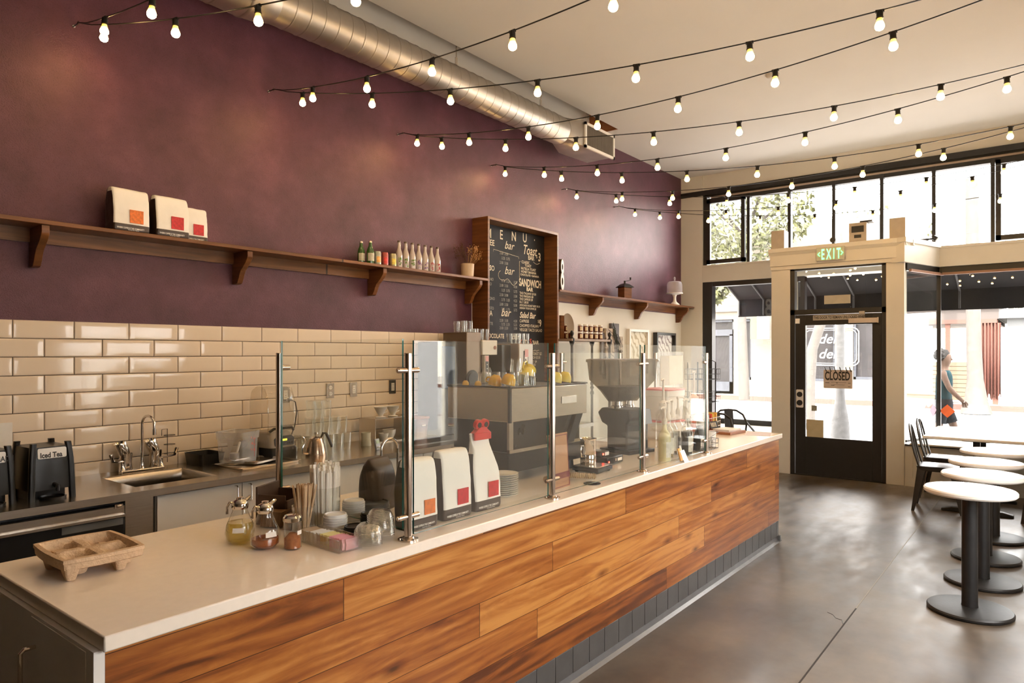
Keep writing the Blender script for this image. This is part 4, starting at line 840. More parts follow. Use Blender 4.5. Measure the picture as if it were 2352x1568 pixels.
# cup sleeves stack
for k in range(14):
    b = B() if k == 0 else None
    if k == 0:
        b.prism([(-.055,0),(.055,0),(.063,.062),(-.063,.062)], -.0016, .0016, 'Y'); SL = b.mesh('cup_sleeve', [M('brown_card_sleeve',(.20,.11,.055),.8,var=.08,scale=30)])
for (x, y, z, n_, rz, g) in ((1.56,2.46,CZ,16,.5,'standing stack'),(1.60,2.36,CZ,10,.4,'front stack')):
    for k in range(n_):
        o = bpy.data.objects.new('cup_sleeve', SL); COL.objects.link(o); dx, dy = rot2(0, -k*.0052, rz); o.location = (x+dx, y+dy, z+(.006 if g[0]=='s' else 0)); o.rotation_euler = (.18,0,rz)
        tag(o, 'flat brown card cup sleeve in the %s left of the stir sticks' % g, 'cup sleeve', 'brown cup sleeves, '+g)
t = thing('sleeve_box', 'dark brown box holding cup sleeves behind the spice shaker', 'box', (1.66,2.42,CZ), .45); b = B(); b.box(-.08,.08,-.01,.0,0,.10); b.box(-.08,.08,.12,.13,0,.15); b.box(-.08,-.072,0,.12,0,.12); b.box(.072,.08,0,.12,0,.12); b.box(-.072,.072,0,.12,0,.006); obj('box', b, M('dark_box_wood',(.08,.045,.03),.5), t, bev=.002)
# stir sticks
t = thing('stick_jar', 'straight clear glass jar holding wooden stir sticks', 'jar', (1.575,2.245,CZ)); b = B(); b.lathe([(0,0),(.040,0),(.043,.004),(.043,.105),(.041,.105),(.040,.006),(0,.006)], n=26); obj('glass', b, 'tumbler', t)
q = B(); q.box(-.0028,.0028,-.0008,.0008,0,.178); ST = q.mesh('stir_stick', [M('birch_stick',(.62,.43,.25),.7,var=.1)]); rd = random.Random(11)
for k in range(54):
    a, r = rd.uniform(0,2*PI), .034*rd.random()**.5; x, y = r*math.cos(a), r*math.sin(a); o = bpy.data.objects.new('stir_stick', ST); COL.objects.link(o)
    lean = Vector((x*1.1+rd.uniform(-.012,.012), y*1.1+rd.uniform(-.01,.01)-.004, .175)); o.location = (1.575+x*.55, 2.245+y*.55, CZ+.007); o.rotation_mode = 'QUATERNION'; o.rotation_quaternion = (lean-Vector((x*.55,y*.55,0))).to_track_quat('Z','Y') @ Matrix.Rotation(rd.uniform(0,3),3,'Z').to_quaternion()
    tag(o, 'flat pale wooden stir stick standing in the straight glass jar', 'stir stick', 'wooden stir sticks in the jar')
t = thing('straw_jar', 'tall clear glass jar packed with white paper wrapped straws', 'jar', (1.70,2.28,CZ)); b = B(); b.lathe([(0,0),(.056,0),(.060,.004),(.060,.155),(.0585,.155),(.057,.006),(0,.006)], n=28); obj('glass', b, 'tumbler', t)
q = B(); q.tube([(0,0,0),(0,0,.222)], .0056, 7); q.box(-.005,.005,-.0006,.0006,.222,.236); SW = q.mesh('wrapped_straw', [M('paper_wrap',(.90,.86,.78),.75,var=.04,scale=30)])
for k in range(99):
    a, r = k*2.39996, .053*math.sqrt((k+.5)/99); x, y = r*math.cos(a), r*math.sin(a); o = bpy.data.objects.new('wrapped_straw', SW); COL.objects.link(o)
    o.location = (1.70+x*.95, 2.28+y*.95, CZ+.007+(0 if k != 40 else 0)); o.rotation_mode = 'QUATERNION'; dv = Vector((x*.10+rd.uniform(-.005,.005), y*.10+rd.uniform(-.004,.004), .225)); o.rotation_quaternion = dv.to_track_quat('Z','Y') @ Matrix.Rotation(rd.uniform(0,6),3,'Z').to_quaternion(); o.scale = (1,1,rd.uniform(.93,1.03))
    tag(o, 'white paper wrapped straw standing in the tall glass jar', 'straw', 'wrapped straws in the jar')
# lids
def lid_mesh(name, r, mat, h=.014, dome=False):
    q = B(); q.lathe([(r,0),(r+.002,.002),(r+.002,.005),(r-.001,.006),(r-.002,h),(r-.006,h+.001),(r-.009,h-.004),(0,h-.004)] if not dome else [(r,0),(r+.003,.001),(r+.003,.004),(r-.001,.005),(r-.006,.018),(r-.014,.026),(.012,.030)], n=28); return q.mesh(name, [mat])
LW = lid_mesh('cup_cover', .044, mt['whitep']); LB = lid_mesh('cup_cover', .045, mt['blackp']); LC = lid_mesh('cup_cover', .047, mt['clearp'], dome=True)
def lids(me, n_, x, y, step, lean, label, group):
    for k in range(n_):
        o = bpy.data.objects.new('cup_cover', me); COL.objects.link(o); o.location = (x+lean[0]*k*step, y+lean[1]*k*step, CZ+.0005+k*step+(abs(lean[0])+abs(lean[1]))*.045); o.rotation_euler = (-math.atan(lean[1]), math.atan(lean[0]), k*.4)
        tag(o, label, 'cup lid', group)
lids(LW, 7, 1.655,2.155, .0095, (0,0), 'white plastic cup lid in the shorter white stack', 'white lids, shorter stack')
lids(LW, 10, 1.79,2.215, .0088, (0,0), 'white plastic cup lid in the taller white stack beside the straws', 'white lids, taller stack')
lids(LB, 4, 1.665,2.045, .009, (0,0), 'black plastic cup lid in the small stack before the white lids', 'black lids, small stack')
lids(LB, 6, 1.79,2.10, .009, (0,0), 'black plastic cup lid in the stack behind the clear lids', 'black lids, middle stack')
lids(LC, 10, 1.605,1.905, .0052, (.06,.06), 'clear domed cup lid in the near short stack', 'clear domed lids, near stack')
lids(LC, 13, 1.70,1.945, .0060, (.05,.12), 'clear domed cup lid in the taller stack beside the guard post', 'clear domed lids, taller stack')
LB2 = lid_mesh('bowl_cover', .072, mt['blackp'], h=.02)
for k in range(5):
    o = bpy.data.objects.new('bowl_cover', LB2); COL.objects.link(o); o.location = (1.90,2.23,CZ+.0005+k*.011); tag(o, 'wide black plastic bowl lid in the stack behind the cup lids', 'bowl lid', 'wide black bowl lids')
# saucers
q = B(); q.lathe([(0,.0015),(.035,.001),(.038,0),(.042,.003),(.072,.011),(.073,.0125),(.070,.013),(.040,.006),(0,.005)], n=36); SA = q.mesh('saucer', [M('white_china',(.80,.78,.72),.15)])
for k in range(11):
    o = bpy.data.objects.new('saucer', SA); COL.objects.link(o); o.location = (2.575,2.07,CZ+.0002+k*.0098); tag(o, 'white china saucer in the stack right of the clipped coffee bag', 'saucer', 'stack of white saucers')
# espresso machine
t = thing('espresso_machine', 'large brushed steel espresso machine on the counter with cups on its top', 'espresso machine', (3.165,2.42,CZ))
x0, x1, y0, y1 = -.375, .375, -.22, .22
b = B(); b.box(x0, x1, y0, y1, .325, .500); obj('housing', b, 'steel', t, bev=.004)
b = B(); b.box(x0-.003, x0+.012, y0-.003, y0+.012, .322, .502); obj('corner_trim', b, 'dark', t)
b = B(); b.tube([(x0,y0,.506),(x1,y0,.506),(x1,y1,.506),(x0,y1,.506)], .005, 6, closed=True); b.box(x0+.01,x1-.01,y0+.01,y1-.01,.499,.503); obj('cup_rail', b, 'dark', t)
b = B(); b.box(x0+.03, x1-.03, y0+.035, y1-.02, .165, .325); obj('back_panel', b, M('dark_mirror_panel',(.035,.033,.03),.12,.4), t)
b = B(); b.box(x0+.02, x0+.055, y0+.02, y0+.035, .165, .325); b.box(x0+.02,x1-.03,y0+.015,y0+.034,.160,.178); obj('corner_strut', b, 'steel', t)
b = B(); b.prism([(x1-.03,.325),(x1-.10,.325),(x1-.20,.165),(x1-.13,.165)], y0+.01, y0+.03, 'Y'); obj('strut', b, 'dark', t)
b = B(); b.box(x0+.01, x1-.03, y0+.02, y1-.01, .055, .163); obj('base', b, 'blackp', t, bev=.006)
for sx_ in (x0+.06, x1-.09):
    for sy_ in (y0+.07, y1-.06):
        b = B(); b.lathe([(.03,0),(.034,.008),(.028,.02),(.024,.056),(0,.056)], (sx_,sy_,0), 18); b.bm.verts.ensure_lookup_table(); obj('foot', b, 'blackp', t)
b = B(); b.box(.10, .255, y0-.005, y0-.001, .395, .437); obj('name_plate', b, M('silver_plate',(.75,.73,.70),.3,.4), t, bev=.002)
b = B()
for gx in (-.16,.10): b.cyl((gx, y1+.001, .29), (gx, y1+.06, .27), .035); b.cyl((gx, y1+.05, .262), (gx, y1+.19, .255), .011)
obj('group_head', b, 'chrome', t)
TZ = CZ+.5035
mt['yellow'] = M('yellow_glaze', (.68,.40,.015), .15, var=.05); mt['yellow2'] = M('pale_yellow_glaze', (.62,.50,.06), .15, var=.05)
def cup(name, label, x, y, mat, tiltx=0, tilty=0, s=1.0, rz=0.0, z=TZ):
    t = thing(name, label, 'cup', (x, y, z), rz, 'yellow cups on the espresso machine')
    m = Matrix.Translation((0,0,.001+abs(tiltx)*.036*s+abs(tilty)*.036*s)) @ Matrix.Rotation(tiltx,4,'X') @ Matrix.Rotation(tilty,4,'Y') @ Matrix.Scale(s,4)
    q = B(); q.lathe([(.041,0),(.0405,.02),(.037,.038),(.029,.053),(.021,.058),(.020,.062),(.016,.060),(0,.060)], n=26, M4=m); obj('cup', q, mat, t)
    q = B(); q.tube([m @ Vector(p) for p in ((.038,0,.012),(.056,0,.014),(.060,0,.026),(.052,0,.038),(.036,0,.042))], .0045*s, 8); obj('handle', q, mat, t)
cup('espresso_cup', 'deep yellow cup upside down at the near corner of the espresso machine', 2.86,2.27,'yellow',.15,.2,.95)
cup('espresso_cup', 'deep yellow cup tilted beside the near corner cup', 2.86,2.36,'yellow',0,-.2,.9,2)
cup('espresso_cup', 'small deep yellow cup at the rear edge of the machine top, left of the other', 2.86,2.57,'yellow',0,0,.45)
cup('espresso_cup', 'small deep yellow cup on the machine top near the short glasses', 2.85,2.47,'yellow',0,0,.45)
cup('cappuccino_cup', 'pale yellow cup tilted on the machine top just right of the guard post', 3.345,2.30,'yellow2',.12,.15,.98)
cup('cappuccino_cup', 'pale yellow cup at the far end of the machine top', 3.445,2.30,'yellow2',.1,.12,.98)
t = thing('milk_jug', 'pale yellow ceramic jug lying over on the cups behind the guard post', 'jug', (3.22,2.42,TZ), .3); m = Matrix.Translation((0,0,.052)) @ Matrix.Rotation(1.15,4,'Y')
b = B(); b.lathe([(0,-.06),(.035,-.06),(.046,-.03),(.045,.02),(.034,.05),(.042,.07),(.039,.07),(.030,.05),(0,.03)], n=26, M4=m); obj('jug', b, 'yellow2', t); b = B(); b.tube([m @ Vector(p) for p in ((-.04,0,.05),(-.07,0,.045),(-.08,0,.0),(-.06,0,-.03),(-.045,0,-.03))], .006, 8); obj('handle', b, 'yellow2', t)
t = thing('dark_cup', 'small dark glass cup on its side on the machine top', 'cup', (3.10,2.30,TZ)); m = Matrix.Translation((0,0,.030)) @ Matrix.Rotation(1.9,4,'X') @ Matrix.Rotation(.4,4,'Y'); b = B(); b.lathe([(0,-.03),(.022,-.03),(.027,.03),(.0255,.03),(.02,-.026),(0,-.026)], n=22, M4=m); obj('cup', b, 'blackp', t)
q = B(); q.lathe([(.033,0),(.031,.03),(.027,.072),(.024,.076),(0,.076)], n=20); q.lathe([(.031,.001),(.025,.070),(0,.070)], n=20); TG = q.mesh('glass_tumbler', [mt['tumbler']])
for k, (x, y, z, w) in enumerate(((2.93,2.31,0,'behind the near corner yellow cup'),(3.0,2.27,0,'right of the near corner yellow cup'),(2.96,2.39,0,'second from the near edge'),(3.03,2.36,0,'in the middle of the machine top'),(2.88,2.44,0,'left of the tilted yellow cup'),(2.97,2.30,.077,'stacked on the front pair'),(3.0,2.47,0,'in the rear of the machine top'),(2.93,2.50,0,'rear left of the machine top'),(3.06,2.27,0,'beside the dark cup'))):
    o = bpy.data.objects.new('glass_tumbler', TG); COL.objects.link(o); o.location = (x,y,TZ+.0005+z); tag(o, 'clear tumbler upside down on the machine, '+w, 'glass', 'tumblers on the espresso machine')
# bulk coffee grinder
t = thing('coffee_grinder', 'large dark twin coffee grinder with a wide smoked hopper on the counter', 'coffee grinder', (4.27,2.36,CZ), math.radians(-12))
hop = thin_glass('smoked_hopper', (.55,.50,.43), ior=1.5, rough=.15, haze=.24, hazecol=(.17,.15,.12))
b = B(); b.loft([[(x,y,z) for x,y in rrect(w,d,.02,3)] for z,w,d in ((.350,.22,.10),(.42,.30,.17),(.50,.44,.25),(.625,.46,.27))], cap=False); obj('hopper', b, hop, t)
b = B(); b.loft([[(x,y,z) for x,y in rrect(w,d,.02,3)] for z,w,d in ((.622,.472,.282),(.640,.472,.282),(.645,.44,.25))]); obj('hopper_lid', b, hop, t)
b = B(); b.loft([[(x,y,z) for x,y in rrect(w,d,.02,3)] for z,w,d in ((.355,.21,.09),(.42,.28,.15),(.455,.34,.20))]); obj('beans', b, M('dark_coffee_beans',(.05,.035,.022),.4,var=.4,scale=90,bump=.8,bscale=120), t)
for s in (-.06,.06):
    b = B(); b.lathe([(.036,.300),(.042,.302),(.042,.318),(.036,.322),(.036,.352),(0,.352)], (s,0,0), 22); obj('neck', b, 'chrome', t)
b = B(); b.prism([(-.13,.02),(-.13,.20),(-.16,.235),(-.155,.30),(.10,.305),(.14,.27),(.10,.20),(.05,.18),(.05,.02)], -.11, .12, 'X', Matrix.Rotation(0,4,'Z')); obj('body', b, M('black_grinder_enamel',(.012,.012,.013),.55,var=.15), t, bev=.012)
b = B(); b.box(-.13,.14,-.17,.10,0,.025); obj('base', b, 'blackp', t, bev=.004)
b = B(); b.prism([(-.18,.20),(-.16,.29),(-.155,.30),(-.157,.22)], -.01, .10, 'X'); obj('control_face', b, M('grey_blue_control',(.22,.25,.30),.4), t)
# covered tubs with red lids
def tub(label, loc, w, d, h, lidm, name='food_tub'):
    t = thing(name, label, 'tub', loc, -.1, 'clear tubs with red lids')
    b = B(); b.loft([[(x,y,z) for x,y in rrect(w*k,d*k,.02,3)] for z,k in ((0,.86),(.003,.88),(h*.8,.96),(h*.81,1.0),(h,1.0))], cap=True); obj('tub', b, M('cloudy_tub',(.62,.58,.53),.3,var=.04), t)
    b = B(); b.loft([[(x,y,z) for x,y in rrect(w*k,d*k,.022,3)] for z,k in ((h+.001,1.03),(h+.012,1.03),(h+.014,.98))]); obj('lid', b, lidm, t, bev=.001)
rl = M('red_lid', (.55,.06,.05), .35)
tub('large cloudy food tub with a red lid right of the grinder, upper of the two', (5.12,2.47,1.066), .27,.27,.235, rl); tub('shallow cloudy food tub with a red lid, lower of the two', (5.12,2.47,CZ), .27,.27,.135, rl)
# menu card, scales, jug, hose
t = thing('menu_card', 'tan standing card with a dark red border behind the guard glass', 'card', (2.905,1.955,CZ), .06); m = Matrix.Rotation(-.12,4,'X')
b = B(); b.prism([(-.082,.0),(.082,.0),(.108,.275),(-.092,.275)], -.002, .002, 'Y', m); obj('card', b, M('tan_card',(.40,.20,.09),.35,var=.08,scale=8), t)
b = B(); b.prism([(-.080,.048),(.086,.048),(.090,.078),(-.082,.078)], -.004, -.002, 'Y', m)
for p in ([(-.086,.262),(.103,.262),(.103,.267),(-.086,.267)],[(-.078,.006),(.078,.006),(.078,.010),(-.078,.010)],[(-.0785,.006),(-.0745,.006),(-.083,.267),(-.087,.267)],[(.0745,.006),(.0785,.006),(.104,.267),(.100,.267)]): b.prism(p, -.004, -.002, 'Y', m)
obj('border', b, M('dark_red_print',(.16,.015,.02),.4), t)
b = B(); b.text('HAVE IT HERE', (-.055,-.0045,.055), (1,0,0), m.to_3x3() @ Vector((0,0,1)), .022, sx=.7); b.text('OPEN & COMMUNITY', (-.065,-.0045,.024), (1,0,0), m.to_3x3() @ Vector((0,0,1)), .018, sx=.7); obj('lettering', b, M('brown_print',(.25,.09,.04),.5), t)
def scale(label, loc, rz):
    t = thing('counter_scale', label, 'scale', loc, rz, 'black counter scales')
    b = B(); b.box(-.09,.09,-.085,.085,.008,.030); 
    for a in (-.07,.07):
        for c in (-.065,.065): b.cyl((a,c,0),(a,c,.009),.012)
    obj('body', b, 'blackp', t, bev=.004); b = B(); b.box(-.088,.088,-.082,.082,.0335,.0365); obj('platform', b, 'steel', t, bev=.001)
    return t
s1 = scale('black scale with a steel platform carrying the steel jug', (3.44,2.10,CZ), .05)
t = thing('timer_box', 'black control box with red lit digits right of the jug scale', 'controller', (3.72,2.17,CZ), .05)
b = B(); b.box(-.10,.11,-.06,.06,.004,.05); b.box(-.10,.0,-.02,.08,.05,.085); obj('body', b, 'blackp', t, bev=.006)
b = B(); b.box(-.088,-.080,-.0235,-.0205,.065,.073); b.box(-.088,-.080,-.0625,-.0605,.02,.028); obj('red_light', b, M('red_led',(1,.02,.01),.4,emit=6), t)
b = B(); b.box(-.06,-.01,-.0225,-.0205,.058,.078); b.box(.03,.09,-.0625,-.0605,.018,.036); obj('sticker', b, 'paper', t); b = B(); b.cyl((.0,-.061,.03),(.0,-.066,.03),.009); obj('knob', b, 'chrome', t)
t = thing('steel_jug', 'shiny straight steel jug with a rim standing on the scale', 'jug', (3.44,2.13,CZ+.037)); b = B(); b.lathe([(0,0),(.044,0),(.046,.004),(.046,.055),(.0445,.058),(.046,.061),(.046,.140),(.050,.148),(.052,.150),(.049,.149),(.043,.14),(.043,.01),(0,.01)], n=30); obj('cup', b, 'chrome', t)
b = B(); b.tube([(-.045,0,.11),(-.075,0,.115),(-.08,0,.08),(-.07,0,.05),(-.046,0,.05)], .004, 8); obj('handle', b, 'chrome', t)
t = thing('ribbed_hose', 'tan and black ribbed drain hose curling on the counter behind the menu card', 'hose', (3.06,1.98,CZ))
b = B(); pts = [(-.10+.25*k/60, .12-.16*(k/60)**1.4, .018+.012*math.sin(k/60*PI)) for k in range(61)]; b.tube(pts, [.013+(.0035 if k % 2 else 0) for k in range(61)], 10); obj('hose', b, M('tan_ribbed_hose',(.42,.30,.17),.5,var=.3,scale=40), t)
b = B(); b.tube([(.16-.2*k/20, .17-.14*math.sin(k/20*PI*.5)*(1-k/40), .004) for k in range(21)], .0035, 6); obj('cord', b, 'blackp', t)
t = thing('drain_grate', 'black round drain cover on the counter beside the hose end', 'drain', (3.10,1.895,CZ)); b = B(); b.lathe([(.045,0),(.045,.004),(.038,.005),(.036,.002),(0,.002)], n=24)
for k in range(5): b.box(-.034+k*.015,-.028+k*.015,-.03,.03,.002,.005)
obj('grate', b, 'dark', t)
# syrup bottles with pumps
def pump_bottle(label, loc, r, h, glass, liq, lvl, lab, rz, pump=.11, name='syrup_bottle', neck=.35):
    t = thing(name, label, 'bottle', loc, rz, 'pump bottles at the end of the guard')
    pr = [(0,.001),(r,0),(r,h*.62),(r*.88,h*.70),(r*neck,h*.82),(r*neck,h),(0,h)]
    b = B(); b.lathe(pr, n=24); obj('glass', b, glass, t)
    if liq: b = B(); b.lathe([(0,.004),(r*.94,.004),(r*.94,lvl),(0,lvl)], n=24); obj('syrup', b, liq, t)
    b = B(); b.lathe([(r*neck+.004,h-.012),(r*neck+.005,h+.012),(.009,h+.032),(.007,h+pump-.018),(.011,h+pump-.014),(.011,h+pump),(0,h+pump)], n=16); b.tube([(0,0,h+pump-.006),(-.03,0,h+pump-.004),(-.055,0,h+pump-.014)], [.007,.0055,.0045], 8); obj('pump', b, 'cream2', t)
    b = B(); b.lathe([(r+.0008,h*.10),(r+.0008,h*.50)], n=12, a0=-PI*.78, a1=-PI*.28); obj('label', b, lab, t)
    return t
mt['cream2'] = M('cream_pump_plastic', (.70,.62,.52), .4, var=.03)
mt['lemon'] = M('cloudy_lemon_drink', (.66,.60,.34), .25, var=.05); mt['darksyr'] = M('dark_syrup', (.03,.018,.012), .08)
lab2 = M('printed_white_label', (.70,.68,.60), .6, var=.12, scale=70)
pump_bottle('pump bottle of cloudy pale green syrup with a blue edged label, nearest the glass', (4.045,1.935,CZ), .039,.245,'lemon',None,0,lab2,0,.10)
pump_bottle('clear pump bottle with a white label just behind the cloudy green one', (4.20,1.985,CZ), .038,.26,'tumbler','pale',.03,lab2,0,.11)
pump_bottle('clear pump bottle with a narrow white label between its neighbours', (4.34,2.02,CZ), .036,.26,'tumbler','darksyr',.08,lab2,0,.11)
pump_bottle('pump bottle of dark syrup with a big cream label beside the wire basket', (4.36,1.925,CZ), .039,.26,'tumbler','darksyr',.16,lab2,0,.12)
pump_bottle('pump bottle at the rear of the group, its head turned right', (4.50,2.05,CZ), .036,.27,'tumbler','darksyr',.1,lab2,2.6,.11)
pump_bottle('tall clear jug with a cream pump standing behind the small syrup bottles', (4.62,2.22,CZ), .055,.31,'tumbler',None,0,'paper',.2,.19,'pump_jug',.5)
pump_bottle('tallest clear jug with a thick cream pump, rightmost behind the bottles', (4.98,2.14,CZ), .060,.34,'tumbler',None,0,'paper',.2,.21,'pump_jug',.5)
b = B(); b.prism([(-.03,0),(.03,0),(.03,.004),(.005,.07),(0,.07)], -.035,.035,'X'); t = thing('card_holder', 'small clear holder of orange and white cards at the guard foot', 'card holder', (4.08,1.832,CZ), .1); obj('holder', b, 'clearp', t)
b = B(); b.box(-.033,.005,-.006,.001,.006,.085,Matrix.Rotation(-.25,4,'X')); obj('orange_card', b, M('orange_card',(.78,.42,.12),.6), t); b = B(); b.box(.008,.036,-.004,.002,.008,.10,Matrix.Rotation(-.25,4,'X')); obj('white_card', b, 'paper', t)
# wire basket with bags and canisters
def wire_box(b, x0, x1, y0, y1, z0, z1, nx, ny, nz, r=.0018):
    for k in range(nz+1):
        z = z0+(z1-z0)*k/nz; b.tube([(x0,y0,z),(x1,y0,z),(x1,y1,z),(x0,y1,z)], r, 5, closed=True)
    for k in range(nx+1):
        x = x0+(x1-x0)*k/nx; b.tube([(x,y0,z1),(x,y0,z0),(x,y1,z0),(x,y1,z1)], r, 5)
    for k in range(1, ny):
        y = y0+(y1-y0)*k/ny; b.tube([(x0,y,z1),(x0,y,z0),(x1,y,z0),(x1,y,z1)], r, 5)
t = thing('wire_caddy', 'black wire caddy of bags at the foot of the last front guard post', 'basket', (4.70,1.96,CZ), .0); b = B(); wire_box(b, -.15,.13,-.07,.09,.002,.07,5,3,2); b.tube([(-.15,-.07,.07),(.13,-.07,.115),(.13,.09,.115),(-.15,.09,.07)], .002, 5, closed=True); obj('wire_frame', b, 'black', t)
b = B(); b.loft([[(x,y,z) for x,y in rrect(.10,d,.008,2,-.07,0)] for z,d in ((.006,.05),(.10,.05),(.16,.012),(.175,.010))]); solo('retail_bag', b, 'dark', 'dark retail bag with a cream tag in the wire caddy', 'bag', (4.70,1.95,CZ))
b = B(); b.box(-.11,-.045,-.029,-.0265,.02,.085); solo('bag_tag', b, 'paper', 'cream tag fixed to the dark bag in the wire caddy', 'tag', (4.70,1.95,CZ))
for x, y, h, w in ((4.755,1.985,.19,'taller white canister in the wire caddy'),(4.86,1.955,.115,'shorter white canister beside the wire caddy')):
    t = thing('canister', w, 'canister', (x,y,CZ+.005 if h > .15 else CZ), 0, 'white canisters at the last post'); b = B(); b.lathe([(0,0),(.030,0),(.032,.004),(.032,h-.025),(0,h-.025)], n=22); obj('body', b, 'whitep', t); b = B(); b.lathe([(.034,h-.025),(.034,h-.004),(.03,h),(0,h)], n=22); obj('lid', b, 'whitep', t)
# framed sheet on the rear guard
t = thing('framed_sheet', 'white framed sheet clipped at the street end of the rear guard', 'sign', (5.71,2.675,1.445)); b = B(); b.box(-.265,.265,-.004,.004,-.16,.165); obj('backing', b, thin_glass('acrylic_sheet',(.93,.94,.95),haze=.25,hazecol=(.85,.85,.85)), t)
b = B(); b.box(-.215,-.05,-.007,-.005,-.13,.13); obj('printed_sheet', b, M('grey_sheet',(.55,.53,.50),.6,var=.04), t); b = B(); b.box(-.045,.245,-.007,-.005,-.13,.13); obj('blank_sheet', b, 'paper', t)
b = B(); b.tube([(-.265,0,-.16),(-.265,0,-.53)], .004, 6); b.tube([(.265,0,-.16),(.265,0,-.53)], .004, 6); obj('legs', b, 'chrome', t)
# snack basket, wood block, cards
t = thing('snack_basket', 'silver wire basket of colourful snack packets at the far counter end', 'basket', (5.80,2.42,CZ), .05); b = B(); wire_box(b, -.19,.17,-.11,.11,.003,.12,9,5,3,.002); obj('wire_basket', b, 'steel', t)
rd = random.Random(9); sc_ = [((.72,.10,.05),'red'),((.80,.42,.08),'orange'),((.15,.40,.42),'teal'),((.75,.60,.12),'yellow'),((.30,.42,.10),'green')]
for k in range(12):
    c, w = sc_[k % 5]; q = B(); q.loft([[(-.055,-.001,0),(.055,-.001,0),(.055,.001,0),(-.055,.001,0)],[(-.05,-.014,.07),(.05,-.014,.07),(.05,.014,.07),(-.05,.014,.07)],[(-.055,-.001,.15),(.055,-.001,.15),(.055,.001,.15),(-.055,.001,.15)]])
    o = solo('snack_packet', q, M(w+'_packet',c,.3,.2,var=.4,scale=30), '%s snack packet standing in the silver wire basket' % w, 'snack packet', (5.80-.15+.027*k, 2.42+rd.uniform(-.05,.02), CZ+.006), PI/2+rd.uniform(-.25,.25), w+' snack packets in the basket')
solo('wooden_tray', B().box(-.17,.12,-.12,.12,0,.022), 'board', 'flat brown wooden board at the far end of the counter', 'board', (5.80,2.20,CZ), -.1, bev=.003)
solo('card_stack', B().box(-.10,.10,-.075,.075,0,.014), 'paper', 'stack of white cards on the wooden board', 'cards', (5.79,2.19,CZ+.0225), -.15)
t = thing('small_black_sign', 'small black tilted sign with chalk marks on the wooden board', 'sign', (5.74,2.28,CZ+.037), -.3); b = B(); b.box(-.05,.05,-.002,.002,0,.062,Matrix.Rotation(-.35,4,'X')); obj('panel', b, 'black', t); b = B()
for k in range(4): b.box(-.035+k*.018,-.027+k*.018,-.004,-.0025,.012,.05,Matrix.Rotation(-.35,4,'X'))
obj('chalk_marks', b, 'chalk', t)
solo('loose_paper', B().box(-.14,.14,-.10,.10,0,.001), M('pinkish_paper',(.62,.55,.56),.7), 'loose pale pink sheet lying on the street end of the counter', 'paper', (5.87,1.95,CZ), .25)
# rear small tap
t = thing('rinse_tap', 'small gooseneck tap at the rear counter edge behind the coffee bags', 'tap', (2.40,2.62,CZ)); b = B(); b.lathe([(.022,0),(.022,.01),(.012,.02),(.010,.05),(0,.05)], n=18); b.tube([(0,0,.04),(0,0,.20)]+[(-.055+.055*math.cos(a),0,.20+.055*math.sin(a)) for a in [PI*k/10 for k in range(11)]]+[(-.11,0,.17)], .007, 10); b.cyl((-.11,0,.175),(-.11,0,.145),.011); obj('spout', b, 'chrome', t)
# ================================================================== THINGS ON THE BACK COUNTER
def dispenser(label, text, x, y):
    t = thing('drink_dispenser', label, 'drink dispenser', (x, y, BZ), .05, 'black drink dispensers')
    b = B(); b.loft([[(px,py,z) for px,py in rrect(w,d,.012,2)] for z,w,d in ((.05,.20,.245),(.20,.19,.232),(.265,.178,.215))]); obj('tank', b, 'blackp', t)
    for sx_ in (-1,1):
        for sy_ in (-1,1):
            b = B(); b.loft([[(sx_*xx+px,sy_*yy+py,z) for px,py in rrect(.026,.03,.006,2)] for z,xx,yy in ((.0,.093,.118),(.20,.086,.11),(.285,.078,.10))]); obj('corner_column', b, 'blackp', t)
    b = B(); b.box(-.085,.085,-.05,.115,0,.05); obj('base', b, 'blackp', t)
    b = B(); b.lathe([(0,0),(.058,0),(.060,.012),(.052,.014),(.05,.006),(0,.006)], (.01,-.10,0), 26); obj('drip_tray', b, 'blackp', t); b = B(); b.cyl((.01,-.115,.075),(.01,-.16,.068),.012); b.cyl((.01,-.155,.075),(.01,-.155,.045),.009); obj('spigot', b, 'blackp', t)
    b = B(); b.prism(rrect(.13,.052,.008,3,.0,.225), -.1350,-.1320,'Y',Matrix.Rotation(-.07,4,'X')); lb = obj('sign', b, 'whitep', t); b = B(); b.text(text, (-.055,-.1206,.213), (1,0,0), Matrix.Rotation(-.07,3,'X') @ Vector((0,0,1)), .036, sx=.72 if len(text) > 8 else .80, bold=.0012); 
    obj('lettering', b, 'black', lb)
dispenser('black drink dispenser with a white Iced Tea sign', 'Iced Tea', 1.30, 4.10); dispenser('black drink dispenser with a white LEMONADE sign, cut by the photo edge', 'LEMONADE', 1.045, 4.12)
t = thing('wall_note', 'blank white sheet taped to the tiles behind the dispensers', 'paper', (1.235,4.592,1.135)); obj('sheet', B().box(-.10,.075,-.002,0,-.08,.075), 'paper', t)
